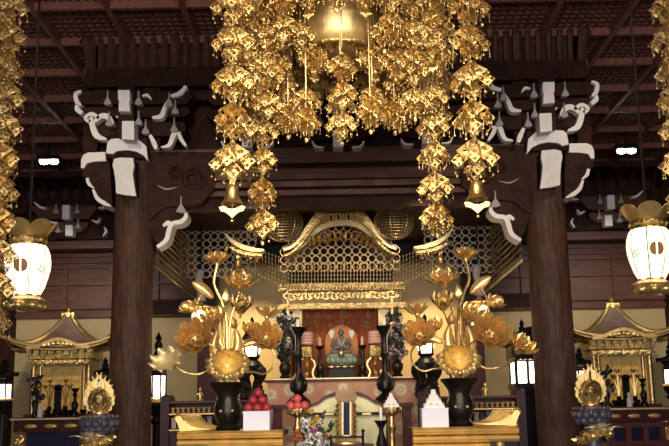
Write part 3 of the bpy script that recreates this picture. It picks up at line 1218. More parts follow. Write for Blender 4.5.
b.build('scrollwork', 'leaf', t)
b = MB()
for ya, yb, o in ((290.5, 286.5, -.12), (309, 303.5, -.10), (286.5, 283.5, -.16)):
    b.prismp([(278, ya + .5), (405, ya - 1.5), (405, yb - 1.5), (278, yb + .5)], AD + o, .2)
b.build('lintel_moulding', 'carved', t)
# gable: two ogee boards and the ribbed roof behind them
OG = [(284, 250), (292, 246.5), (300, 239), (309, 226), (318, 215), (328, 208), (340, 206)]
OG = OG + [(680 - x, y - 1.2) for x, y in OG[-2::-1]]
OI = [(297, 250), (304, 244), (311, 235), (320, 228), (330, 224), (341, 222.5)]
OI = OI + [(682 - x, y - .8) for x, y in OI[-2::-1]]
GD = 14.7
b = MB()
b.ribbon(OG, [2, 3, 6, 6.5, 6, 3, 2], GD, .10)
b.build('gable_board', 'gold', t)
b = MB()
b.ribbon([(x, y + 5.5) for x, y in OG], [1.5, 3, 3, 3, 1.5], GD + .04, .10)
b.build('gable_moulding', 'carved', t)
b = MB()
b.ribbon(OI, [2, 5, 6, 5, 2], GD + .25, .08)
b.build('inner_arch', 'pale', t)
b = MB()
so = [L(x, y, GD) for x, y in smooth(OG, 4)]
for i in range(0, len(so)):                 # rounded ridges running back over the gable
    p = so[i]
    b.tube([(p.x, GD + .05, p.z + .04), (p.x * 1.0, GD + 2.0, p.z + .06)], .035, 6)
b.build('roof_rib', 'roof', t)
b = MB()
si = [L(x, y + 3, GD) for x, y in smooth(OG, 4)]
vs, fs = [], []
for p in si:
    vs += [(p.x, GD + .08, p.z), (p.x, GD + 1.9, p.z), (p.x, GD + .08, p.z - .03), (p.x, GD + 1.9, p.z - .03)]
for i in range(len(si) - 1):
    o = 4 * i
    fs += [(o, o + 1, o + 5, o + 4), (o + 2, o + 6, o + 7, o + 3)]
b.add(vs, fs)
b.build('roof_underside', 'pale', t)
b = MB()                                    # fine rafters seen between the two arches
n = 34
sA, sB = smooth(OG, 8), smooth(OI, 8)
for i in range(n + 1):
    u = i / n
    a_ = sA[min(int((.06 + .88 * u) * (len(sA) - 1)), len(sA) - 1)]
    b_ = sB[min(int(u * (len(sB) - 1)), len(sB) - 1)]
    b.tube([L(a_[0], a_[1] + 6, GD + .07), L(b_[0], b_[1] - 2, GD + .28)], .022, 4)
b.build('rafter', 'pale', t)
for s in (1, -1):                           # upswept eave corners
    side(s)
    b = MB()
    b.ribbon([(264, 250), (253, 249.5), (241, 246), (231, 240), (225, 233)], [2, 4, 4.5, 3.5, 1], GD - .1, .22)
    b.build('eave_tip', 'pale', t)
    b = MB()
    b.ribbon([(262, 255), (250, 254), (238, 251), (230, 247)], [2, 3, 3, 1], GD - .3, .18)
    for q in range(6):
        x, y = 258 - q * 6, 258 - q * 2.4
        b.tube([L(x, y - 2, GD - .22), L(x - 2, y + 4, GD - .24), L(x - 4, y + 3, GD - .22)], [.02, .03, .008], 5)
    b.build('eave_scroll', 'carved', t)
    o = L(238, 253, GD - .2)
    place('eave_bell', BELL, t, o).scale = (1.15,) * 3
side(1)
b = MB()
for q in range(-6, 7):                      # lotus crest in the middle of the arch
    x = 340.5 + q * 5.2
    y = 233 + abs(q) * 1.1
    b.tube([L(x, y + 4, GD + .22), L(x + q * .35, y - 1, GD + .17), L(x + q * .9, y - 4 + abs(q) * .4, GD + .22)], [.012, .034, .006], 5)
    b.tube([L(x - 2, y + 4, GD + .22), L(x, y + 6, GD + .17), L(x + 2, y + 4, GD + .22)], [.010, .03, .01], 5)
b.build('arch_crest', 'gold', t)
# ring net under the arch, and the bead valance in front
ND = 15.2
b = MB()
p0, p1 = L(284, 268, ND), L(398, 236, ND)
ztops = lambda x: L(341, 226, ND).z - 0.12 * 0 - (abs(x) / (p1.x)) ** 2 * .34


net_rings(b, p0.x, p1.x, p0.z, Z(229, ND), 8.0 * K(250, ND), ND, .0075, lambda x, z: z < ztops(x))
b.build('ring_net', 'fringe', t)
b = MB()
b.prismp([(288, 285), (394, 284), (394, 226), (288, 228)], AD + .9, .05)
b.build('shade_backing', 'black', t)  # added black sheet, stands in for the dark inside behind the net
b = MB()
n = 58
for i in range(n + 1):
    u = i / n
    x = 246 + u * 190
    e = abs(u - .5) * 2
    yb = 288 - 20 * max(0, (e - .55) / .45) ** 1.2 - 1.5 * u
    yt = 264 - 18 * max(0, (e - .45) / .55) - 1.5 * u
    yt = yt if abs(u - .5) > .27 else 264 - 1.5 * u
    pa, pb = L(x, yt, GD + .1), L(x, yb, GD + .1)
    b.tube([pa, pb], .005, 3)
    m = max(2, int((pa.z - pb.z) / .062))
    for j in range(m + 1):
        q = j / m
        rr = .014 if j < m else .024
        b.ball(pa.lerp(pb, q), (rr, rr, rr * 1.3), 5, 4)
b.build('bead_fringe', 'fringe', t, kind='stuff')
for s in (1, -1):                           # round bead swags either side of the gable
    side(s)
    p = L(283, 224, 14.5)
    b = MB()
    rr = 20 * K(224, 14.5)
    for j in range(14):
        a = j * PI / 14
        b.torus((0, 0, 0), rr, .005, 'Y', 24, 3) if False else b.tube([(p.x + rr * math.cos(e * PI / 12) * math.cos(a), p.y + rr * .7 * math.cos(e * PI / 12) * math.sin(a), p.z + rr * .9 * math.sin(e * PI / 12)) for e in range(25)], .0045, 3, False)
    for j in range(-6, 7):
        q = j / 6.6
        b.tube([(p.x + rr * math.sqrt(1 - q * q) * math.cos(e * PI / 12), p.y + rr * .7 * math.sqrt(1 - q * q) * math.sin(e * PI / 12), p.z + rr * .9 * q) for e in range(25)], .0045, 3, False)
    b.build('bead_swag', 'fringe', t)
side(1)
b = MB()
b.box((-1.0, AD + .95, AZ), (1.0, AD + 1.05, Z(285, AD)))
b.build('back_board', 'wood', t)

# brocade curtain behind the statue
b = MB()
CD = 16.35
pa, pb = L(302, 379, CD), L(382, 309, CD)


def fold(u, v):
    return (pa.x + (pb.x - pa.x) * u, CD + .03 * math.sin(u * 40), pa.z + (pb.z - pa.z) * v)


b.shell(fold, 80, 2, .01)
b.build('altar_curtain', 'curtain', None, L(341, 379, CD), 'red brown brocade curtain hanging behind the seated statue', 'curtain')
b = MB()


def val(u, v):
    return (pa.x + (pb.x - pa.x) * u, CD - .06 + .025 * math.sin(u * 60), pb.z - v * .15 - .02 * abs(math.sin(u * 26)) * v)


b.shell(val, 90, 2, .008)
b.build('valance', 'curtain', None, L(341, 318, CD - .1), 'short brocade valance above the statue niche', 'valance')

# ------------------------------------------------------------------ altar table with brocade front
ATD = 14.9
AZ = Z(377.5, ATD)
p0, p1 = L(268, 400, ATD), L(420, 400, ATD)
t = thing('altar_table', 'altar table hung with pinkish brown patterned brocade', 'table', (0, ATD + .8, FZ))
b = MB()
b.box((p0.x - .06, ATD - .06, AZ - .05), (p1.x + .06, ATD + 2.3, AZ))
b.build('tabletop', 'maroon', t)
b = MB()
zb = FZ + .3


def drape(u, v):
    return (p0.x + (p1.x - p0.x) * u, ATD - .02 - .02 * v + .012 * v * math.sin(u * 70), AZ - .05 - v * (AZ - .05 - zb))


b.shell(drape, 120, 3, .01)
b.build('cloth_front', 'cloth', t)
b = MB()
b.box((p0.x, ATD + .02, FZ), (p1.x, ATD + 2.2, AZ - .05))
b.build('body', 'maroon', t)
b = MB()
b.box((p0.x - .07, ATD - .075, AZ - .022), (p1.x + .07, ATD - .055, AZ - .004))
b.build('edge', 'pale', t)

# seated statue with its mandorla
SD = 15.75
k = K(350, SD)
c = L(341.5, 365, SD)
t = thing('statue_stand', 'black and gold stand carrying the pale green lotus throne', 'stand', (c.x, SD, AZ))
b = MB()
zz = lambda y: L(341.5, y, SD).z
b.box((c.x - 15 * k, SD - .28, AZ), (c.x + 15 * k, SD + .28, AZ + .05))
b.box((c.x - 12 * k, SD - .22, AZ + .05), (c.x + 12 * k, SD + .22, zz(368)))
b.box((c.x - 14 * k, SD - .26, zz(368)), (c.x + 14 * k, SD + .26, zz(365.5)))
b.build('base', 'black', t)
b = MB()
for x in (-10, -3.5, 3.5, 10):
    b.ball((c.x + x * k, SD - .26, zz(367.5)), (.05, .02, .025), 8, 6)
b.build('gold_fitting', 'gold', t)
b = MB()
for row, (rr, y0, h) in enumerate(((15.5, 364.5, 8), (13, 361, 8), (11, 359, 6))):
    for j in range(14):
        a = j * 2 * PI / 14 + row * .22
        b.ball((c.x + rr * k * .82 * math.cos(a), SD + rr * k * .62 * math.sin(a), zz(y0 - h / 2)), (4.2 * k, 3.4 * k, h * .55 * k), 8, 6)
b.lathe((c.x, SD, 0), [(12 * k, zz(365.5)), (13 * k, zz(360)), (12 * k, zz(357)), (2 * k, zz(356.3))], 20, sy=.75)
b.build('lotus_throne', 'celadon', t)
b = MB()
b.ball((c.x, SD - .32, zz(354.5)), (3.2 * k, .05, 3.4 * k), 10, 8)
b.torus((c.x, SD - .33, zz(354.5)), 2.2 * k, .02, 'Y', 14, 5)
b.build('gold_boss', 'gold', t)

zs = zz(356)
t = thing('seated_statue', 'small grey robed statue of a person seated with folded hands before the mandorla', 'statue', (c.x, SD, zs))
b = MB()
B = lambda x, y, dy=0.0: (c.x + (x - 341.5) * k, SD + dy, zz(y))
b.lathe((c.x, SD + .02, 0), [(9.5 * k, zz(356)), (10.5 * k, zz(353.5)), (9 * k, zz(350)), (6.4 * k, zz(346)), (6.2 * k, zz(342)), (6.4 * k, zz(340)), (5 * k, zz(338)), (1.9 * k, zz(336.6)), (1.6 * k, zz(335))], 22, sy=.62)
b.ball(B(336, 352.5, -.10), (5.5 * k, 4.5 * k, 2.6 * k), 10, 7)
b.ball(B(347, 352.5, -.10), (5.5 * k, 4.5 * k, 2.6 * k), 10, 7)
for sg in (-1, 1):
    b.tube([B(341.5 + sg * 5.8, 340, 0), B(341.5 + sg * 8, 345, -.04), B(341.5 + sg * 5.5, 348.5, -.13), B(341.5 + sg * 1.2, 347.3, -.17)], [2.3 * k, 2.6 * k, 2.3 * k, 1.1 * k], 8)
b.ball(B(341.5, 347, -.18), (1.6 * k, 1.3 * k, 1.8 * k), 8, 6)
b.ball(B(341.5, 332.3, 0), (2.9 * k, 3.0 * k, 3.7 * k), 14, 10)
b.ball(B(341.5, 332.0, -2.9 * k), (.5 * k, .7 * k, .9 * k), 6, 5)
for sg in (-1, 1):
    b.ball(B(341.5 + sg * 2.9, 332.2, 0), (.5 * k, .7 * k, 1.2 * k), 6, 5)
    b.ball(B(341.5 + sg * 1.1, 331.6, -2.6 * k), (.5 * k, .4 * k, .3 * k), 6, 4)
b.tube([B(340.5, 334, -2.7 * k), B(342.5, 334, -2.7 * k)], .25 * k, 4)
b.build('body', 'robe', t)
b = MB()
b.ribbon([(337.5, 338), (340, 343), (341.5, 346)], [1.2, 1.2, 1], SD - .2, .03)
b.ribbon([(345.5, 338), (343, 343), (341.5, 346)], [1.2, 1.2, 1], SD - .2, .03)
b.build('collar', 'ash', t)
b = MB()
md = SD + .32
b.prismp([(326, 356), (357, 356), (357, 340), (355, 333), (350, 328.5), (344, 326), (341.5, 325), (339, 326), (333, 328.5), (328, 333), (326, 340)], md, .05)
b.ribbon([(326, 356), (326, 340), (328.5, 333), (333, 328.8), (341.5, 325.4), (350, 328.8), (354.5, 333), (357, 340), (357, 356)], [1.2, 1.2], md - .03, .05)
m_ = b.build('mandorla', 'orange', None, L(341.5, 356, md), 'orange arched mandorla panel standing behind the seated statue', 'panel')
b = MB()
for sg in (-1, 1):
    b.prismp([(341.5 + sg * 7, 331), (341.5 + sg * 11, 329.5), (341.5 + sg * 13, 333), (341.5 + sg * 10.5, 339), (341.5 + sg * 8.5, 337)], md - .05, .03)
b.build('white_flame', 'white', m_)


# candlesticks, stacked cakes, flowers on the altar
def candlestick(name, label, cx, pts, d, z, candle=None, m='bronze', lab2=None, cm='pinkcandle'):
    c0, pf = prof(cx, pts, d)
    pf = seat(pf, z)
    t = thing(name, label, 'candlestick', (c0.x, d, z))
    b = MB()
    b.lathe((c0.x, d, 0), pf, 20)
    b.build('stick', m, t)
    if candle:
        r, h = candle[0] * K(cx, d), candle[1] * K(cx, d)
        top = pf[-1][1]
        t2 = thing('candle', lab2, 'candle', (c0.x, d, top))
        b = MB()
        b.lathe((c0.x, d, top), [(r, -.0), (r * .94, h * .9), (r * .5, h)], 12)
        b.build('wax', cm, t2)
        b = MB()
        b.tube([(c0.x, d, top + h - .005), (c0.x + .004, d, top + h + .03)], .004, 5)
        b.build('wick', 'black', t2)
    return t


SMALL = [(4.6, 377), (4.8, 373), (3, 371), (4.2, 367), (4, 364), (2, 361), (1.7, 357), (2.6, 354), (1.6, 351), (1.5, 348), (3.8, 346), (4.4, 344), (4, 343.5)]
for x, n in ((320, 'left'), (362.5, 'right')):
    candlestick('candlestick', 'slim dark candlestick standing just %s of the seated statue' % n, x, SMALL, 15.5, AZ, (1.5, 8.5), 'bronze', 'pale pink candle in the slim candlestick %s of the statue' % n)
for s, n in ((1, 'left'), (-1, 'right')):
    side(s)
    d = 15.3
    p = L(307, 378, d)
    k = K(360, d)
    q = lambda y: L(307, y, d).z
    t = thing('offering_stand', 'gold stand with curved legs holding striped cakes %s of the statue' % n, 'stand', (p.x, d, AZ))
    b = MB()
    b.lathe((p.x, d, 0), [(3 * k, q(360)), (6.5 * k, q(357)), (7 * k, q(352)), (5.5 * k, q(347)), (7 * k, q(345.5)), (5 * k, q(345))], 24, lobes=8, amp=.06)
    b.build('bowl', 'carved', t)
    for a in (0, PI / 2, PI, 3 * PI / 2):
        b = MB()
        ca, sa = math.cos(a), math.sin(a)
        b.tube(smooth([(p.x + r * k * ca, d + r * k * sa, z) for r, z in ((3, q(358)), (7.5, q(362)), (8, q(367)), (5.5, q(373)), (7.5, AZ + .01))], 4), [.022] * 17, 6)
        b.build('leg', 'gold', t)
    b = MB()
    for j in range(9):
        b.mi = j % 2
        yy = 345 - j * 1.42
        b.lathe((p.x, d, 0), [(6.3 * k, q(yy)), (6.9 * k, q(yy - .5)), (6.9 * k, q(yy - .9)), (6.3 * k, q(yy - 1.42))], 18)
    b.build('cake_stack', ['stripe', 'stripe2'], None, (p.x, d, q(345)), 'pink and cream striped cake stack on the gold stand %s of the statue' % n, 'cake')
side(1)


def petal_ball(mb, c, r, n=26, seed=0):
    """a many petalled bloom"""
    rr = random.Random(seed)
    for i in range(n):
        z = 1 - 2 * (i + .5) / n
        a = i * 2.39996 + rr.uniform(-.2, .2)
        s = math.sqrt(1 - z * z)
        nn = Vector((s * math.cos(a), s * math.sin(a), z))
        f = frame_to(nn)
        c0 = Vector(c)
        pts = [c0 + f @ Vector(q) * r for q in ((0, 0, .25), (.30, .05, .75), (0, .12, 1.05), (-.30, .05, .75), (0, -.10, .70))]
        mb.add(pts, [(0, 1, 4), (1, 2, 4), (2, 3, 4), (3, 0, 4), (0, 3, 2, 1)])


def leaf(mb, p, q, w):
    p, q = Vector(p), Vector(q)
    t = q - p
    sx = t.cross(Vector((0, -1, .3))).normalized() * w
    up = sx.cross(t).normalized() * w * .35
    m1, m2 = p.lerp(q, .35), p.lerp(q, .7)
    mb.add([p, m1 + sx, m2 + sx * .7, q, m2 - sx * .7, m1 - sx, m1 + up, m2 + up, m1 - up * .3], [(0, 1, 6), (1, 2, 7, 6), (2, 3, 7), (3, 4, 7), (4, 5, 6, 7), (5, 0, 6), (0, 8, 1), (0, 5, 8), (1, 8, 3, 2), (5, 4, 3, 8)])


def bouquet(name, label, base, blooms, leaves, zbase, mleaf='dgreen'):
    """blooms: (x, y, z, r, material); leaves: (p, q, w)"""
    t = thing(name, label, 'flowers', base)
    b = MB()
    for (x, y, z, r, m) in blooms:
        b.tube([(base[0], base[1], zbase), (base[0] * .5 + x * .5, base[1] * .5 + y * .5, zbase * .55 + z * .45), (x, y, z)], .006, 4)
    b.build('stems', mleaf, t)
    b = MB()
    for p, q, w in leaves:
        leaf(b, p, q, w)
    b.build('leaves', mleaf, t)
    for i, (x, y, z, r, m) in enumerate(blooms):
        b = MB()
        petal_ball(b, (x, y, z), r, 26, i)
        b.build('blossom', m, t)
    return t


for s, n in ((1, 'left'), (-1, 'right')):
    side(s)
    r3 = random.Random(11 + s)
    d = 15.05
    cx = 285
    c0, pf = prof(cx, [(5, 378), (5.5, 376), (3.5, 374), (5.5, 370), (6, 366), (4, 362), (5.5, 359), (5, 359)], d)
    pf = seat(pf, AZ)
    b = MB()
    b.lathe((c0.x, d, 0), pf, 20)
    b.build('flower_vase', 'bronze', None, (c0.x, d, AZ), 'dark vase of violet and white flowers at the %s end of the altar' % n, 'vase')
    bl, lv = [], []
    for i in range(44):
        y = r3.uniform(316, 360)
        wd = 5 + 10 * math.sin((y - 308) / 52 * PI) ** .7
        x = cx + r3.uniform(-wd, wd)
        p = L(x, y, d + r3.uniform(-.16, .16))
        m = r3.choice(['vf', 'wf', 'lf', 'lf', 'wf', 'vf', 'lf'])
        bl.append((p.x, p.y, p.z, r3.uniform(.035, .065), m))
    for i in range(80):
        y = r3.uniform(312, 362)
        wd = 3 + 9 * math.sin((y - 305) / 58 * PI)
        a, bb = r3.uniform(-wd, wd), r3.uniform(-5, 5)
        p = L(cx + a * .6, y + 3, d + r3.uniform(-.15, .15))
        lv.append((p, p + Vector((r3.uniform(-.10, .10), r3.uniform(-.10, .10), r3.uniform(.02, .14))), .03))
    bouquet('altar_flowers', 'tall violet and white flowers in the dark vase %s of the statue' % n, (c0.x, d, pf[-1][1] - .05), bl, lv, pf[-1][1] - .05)
side(1)

# tall candlesticks before the brocade
BIG = [(12.5, 403), (12, 400), (9.5, 397), (5.5, 394), (4, 392), (8.2, 389), (9.2, 384), (8, 378), (4.5, 374), (3.6, 370), (3.4, 356), (4.8, 354), (3.4, 352), (3.2, 340), (3.8, 334), (7.5, 328.5), (9, 326), (8, 325.5)]
CSD = 13.9
CSZ = Z(404, CSD)
b = MB()
px0, px1 = L(272, 405, CSD).x, L(412, 405, CSD).x
b.box((px0, CSD - .3, CSZ - .06), (px1, CSD + .3, CSZ))
for x in (px0 + .08, px1 - .08):
    b.box((x - .05, CSD - .25, FZ), (x + .05, CSD + .25, CSZ - .06))
b.build('low_bench', 'maroon', None, (0, CSD, FZ), 'low dark lacquer bench under the two tall candlesticks', 'bench')
for x, n in ((298.5, 'left'), (385, 'right')):
    candlestick('tall_candlestick', 'large black bronze candlestick %s of the gilded tablet' % n, x, BIG, CSD, CSZ, (1.9, 8), 'bronze', 'white candle on the tall black candlestick %s of the tablet' % n, 'candle')
# ------------------------------------------------------------------ gilt lotus ornaments in bronze vases
def petal(mb, mx, ln, w, cup, t=.006, ruff=0.0):
    def fn(u, v):
        a = (u - .5) * 2
        wd = w * (math.sin(PI * min(1, .12 + .88 * (1 - v) ** .75 * 1.0)) if False else (v + .12) ** .6 * (1 - v ** 3.2) ** .6 + .02)
        x = a * wd
        z = ln * v
        y = cup * (v * v) + .35 * wd * a * a * -1 + ruff * math.sin(a * 5 + v * 7) * v
        return mx @ Vector((x, y, z))
    mb.shell(fn, 6, 7, t)


def bloom(mb, c, s, n=(0, -.2, 1), op=1.0, rings=3, seed=0):
    """lotus flower with rings of cupped petals; op opens it"""
    f = frame_to(n).to_4x4()
    rr = random.Random(seed)
    for k in range(rings):
        m = 8 if k < 2 else 6
        tilt = (1.15 - (.42 if rings < 5 else .24) * k) * op
        for j in range(m):
            az = j * 2 * PI / m + k * .39 + rr.uniform(-.1, .1)
            mx = Matrix.Translation(c) @ f @ Matrix.Rotation(az, 4, 'Z') @ Matrix.Translation((0, -.10 * s * (1 - k / rings), 0)) @ Matrix.Rotation(tilt, 4, 'X')
            petal(mb, mx, s * (.62 - .07 * k), s * .19, -.13 * s * 1.2 if False else .10 * s, .008 * s * 2)
    mb.ball(c, (.13 * s, .13 * s, .16 * s), 10, 7)


def bud(mb, c, s, n=(0, 0, 1)):
    f = frame_to(n)
    pr = [(.02, -.5), (.17, -.42), (.27, -.2), (.28, 0), (.20, .25), (.08, .45), (.01, .55)]
    b2 = MB()
    b2.lathe((0, 0, 0), [(r * s, z * s) for r, z in pr], 18, lobes=6, amp=.07)
    mb.merge(b2, Matrix.Translation(c) @ f.to_4x4())


def big_leaf(mb, c, r, n, depth=.35, ruff=.10, lobes=13, t=.010, squash=1.0):
    """wide lotus leaf: a dish with a ruffled rim; n points out of the dish"""
    f = frame_to(n)
    c = Vector(c)

    def fn(u, v):
        a = u * 2 * PI
        q = v
        rim = max(0, (q - .72) / .28)
        rr = r * q * (1 + .07 * rim * math.cos(lobes * a))
        z = depth * r * (q ** 2.2) - depth * r * .6 * rim ** 2 * .5 + ruff * r * rim * math.sin(lobes * a + .6)
        return c + f @ Vector((rr * math.cos(a), rr * math.sin(a) * squash, z))
    mb.shell(fn, 64, 9, t)


def long_leaf(mb, pts, w, d, tw=.5):
    """closed pointed leaf along photo points"""
    P = [L(x, y, d) for x, y in smooth(pts, 5)]
    n = len(P)

    def fn(u, v):
        i = min(int(u * (n - 1)), n - 2)
        p = P[i].lerp(P[i + 1], u * (n - 1) - i)
        t = (P[min(i + 1, n - 1)] - P[i]).normalized()
        sx = t.cross(Vector((0, -1, 0))).normalized()
        ww = w * math.sin(PI * min(1, u * .97 + .03)) ** .7
        a = (v - .5) * 2
        return p + sx * (a * ww) + Vector((0, -1, 0)) * (ww * tw * (1 - a * a) * -1)
    mb.shell(fn, 16, 6, .008)




def bowl_leaf(mb, c, r):
    """lotus leaf turned towards the front: deep cup, frilled rim, upper lip folded in"""
    f = frame_to((0, -1, .30))
    c = Vector(c)

    def fn(u, v):
        a = u * 2 * PI
        up = max(0, math.sin(a))
        if v < .6:
            q = v / .6
            rr, z = .68 * q, .62 * q ** 2.0 + .018 * q * math.cos(16 * a)
        else:
            q = (v - .6) / .4
            rr = .68 + .38 * q * (1 - .85 * up ** 1.5)
            z = .62 + .16 * math.sin(q * PI * .5) * (1 + 1.2 * up) - .22 * q * q * (1 - up)
            rr += .05 * q * math.cos(15 * a)
            z += .13 * q * math.sin(15 * a)
        x, y = rr * r * math.cos(a), rr * r * math.sin(a) * .78
        return c + f @ Vector((x, y, (z - .45) * r * .9))
    mb.shell(fn, 114, 16, .010)


VD = 10.75
TDp = 10.2                                   # front edge of the front tables
TZ = Z(430, TDp)


def lotus_set(s, n, dx):
    global DX
    side(s)
    d = VD
    DX = 0.0
    k = K(360, d)
    DX = s * 0 + dx * k
    Q = lambda x, y, o=0.0: L(x, y, d + o)
    c0, pf = prof(228, [(11, 431), (12, 427.5), (9, 425), (11.5, 421), (14, 414), (14.5, 408), (12.5, 402), (9.5, 397.5), (9.5, 393), (12.5, 388.5), (17.5, 384.5), (18.6, 383), (17.5, 382.6), (9, 388), (6, 392)], d)
    zt = pf[-1][1]
    top = max(q[1] for q in pf)
    zl = [(11.5 * k, TZ)] + [(r * k, Z(y, d)) for r, y in ((12.5, 428), (9.5, 424), (12.5, 418), (14, 411), (13, 405), (10.5, 399.5), (11, 395), (14.5, 389), (18, 384.8), (19, 383.2), (17.5, 382.4), (10, 388.5), (5, 394))]
    dzr = L(228, 400, d).z - Z(400, d)
    zl = [zl[0]] + [(r, z + dzr) for r, z in zl[1:]]
    t = thing('bronze_vase', 'dark bronze trumpet vase holding gilt lotus on the %s gold edged table' % n, 'vase', (c0.x, d, TZ))
    b = MB()
    b.lathe((c0.x, d, 0), zl, 32)
    b.build('vase_body', 'bronze', t)
    for a in (-PI / 2 - .42, -PI / 2 + .42, PI / 2):
        b = MB()
        b.ball((c0.x + 13.9 * k * math.cos(a), d + 13.9 * k * math.sin(a), Z(411, d) + dzr), (.018, .018, .016), 8, 6)
        b.build('stud', 'pale', t)
    t = thing('lotus_ornament', 'gilt lotus with blooms, buds and a wide leaf in the %s bronze vase' % n, 'ornament', (c0.x, d, Z(392, d) + dzr))

    def stem(pts, r=.016, o=0.0, r2=None):
        P = [L(x, y, d + o * (i / (len(pts) - 1))) for i, (x, y) in enumerate(pts)]
        P = smooth(P, 5)
        m = len(P)
        b = MB()
        b.tube(P, [r + ((r2 if r2 is not None else r * .75) - r) * i / (m - 1) for i in range(m)], 7)
        b.build('stem', 'gold', t)

    def bl(x, y, s, o=0.0, nn=(0, -.35, 1), op=1.0, rings=3, m='leaf'):
        b = MB()
        bloom(b, L(x, y, d + o), s * k, (nn[0] * SG, nn[1], nn[2]), op, rings, int(x * 3 + y))
        b.build('lotus_bloom', m, t)

    # stems
    stem([(228, 392), (228, 372), (227, 345), (226, 318), (221, 300), (214, 284), (216, 270), (217, 264)], .022, -.02)
    stem([(229, 392), (230, 370), (229, 345), (230, 322), (235, 305), (239, 292)], .020, .10)
    stem([(230, 392), (231, 368), (232, 345), (236, 328), (241, 315)], .016, .20)
    stem([(227, 392), (226, 368), (224, 345), (222, 325), (224, 308), (225, 300)], .014, .2)
    stem([(230, 392), (234, 360), (242, 345), (256, 338), (267, 326), (267, 318)], .015, -.10)
    stem([(226, 392), (224, 368), (216, 350), (206, 342), (200, 343)], .015, -.15)
    stem([(231, 390), (240, 374), (252, 372), (263, 374), (272, 368), (275, 356), (268, 344)], .014, -.10)
    stem([(225, 390), (212, 371), (199, 374), (187, 373), (177, 368), (172, 364)], .016, -.18)
    stem([(226, 390), (222, 350), (214, 325), (205, 312), (202, 306)], .014, .1)
    stem([(227, 390), (224, 352), (214, 336), (200, 322), (196, 310), (200, 297), (206, 292)], .012, -.05)
    # blooms
    bl(217, 263, 25, 0, (0, -.2, 1), .95)
    bl(240, 287, 30, .05, (.15, -.45, 1), 1.0)
    bl(241, 310, 26, .15, (.1, -.6, .9), .7, 3, 'fili')
    bl(267, 317, 22, -.08, (.1, .1, 1), .85, 2)
    bl(198, 343, 40, -.15, (-.25, -1.2, .5), .72, 6)
    bl(265, 341, 33, -.10, (.25, -1.2, .5), .72, 6)
    bl(191, 311, 20, .05, (-.4, -.5, .8), .9, 2)
    bl(250, 333, 20, .05, (.3, -.7, .8), .8, 3)
    bl(215, 324, 28, -.05, (-.3, -.6, .9), .8, 3)
    b = MB()
    bud(b, L(225, 297, d + .18), 19 * k, (.25 * SG, -.1, 1))
    b.build('lotus_bud', 'leaf', t)
    b = MB()
    bud(b, L(233, 322, d + .1), 14 * k, (-.3 * SG, -.1, 1))
    b.build('lotus_bud', 'leaf', t)
    b = MB()
    b.lathe(L(241, 314, d + .12), [(.03 * 1, 0), (.075, .05), (.10, .10), (.10, .12), (.02, .13)], 20)
    b.build('seed_pod', 'carved', t)
    for pts, w in (([(213, 298), (206, 291), (199, 286), (192, 282)], .055), ([(199, 305), (192, 308), (185, 305), (181, 308)], .05), ([(236, 330), (238, 342), (235, 356), (231, 366)], .05),
                   ([(218, 330), (214, 345), (218, 356), (224, 364)], .06), ([(243, 346), (252, 342), (262, 346)], .045), ([(212, 318), (207, 324), (205, 332), (208, 338)], .06)):
        b = MB()
        long_leaf(b, pts, w, d - .05)
        b.build('pointed_leaf', 'leaf', t)
    # wide leaves
    b = MB()
    bowl_leaf(b, L(228, 364, d - .30), 20.5 * k)
    b.build('wide_leaf', 'dish', t)
    if s < 0:
        bl(168, 356, 30, -.18, (-.5, -.6, .8), .9, 3)
        DX = 0.0
        return
    b = MB()
    big_leaf(b, L(168, 363, d - .18), 17 * k, (-.35 * SG, -.85, .55), .5, .22, 9, .010, .8)
    b.build('crumpled_leaf', 'pale', t)
    DX = 0.0


lotus_set(1, 'left', 0)
lotus_set(-1, 'right', 4)

# ------------------------------------------------------------------ front offering tables with gold edges


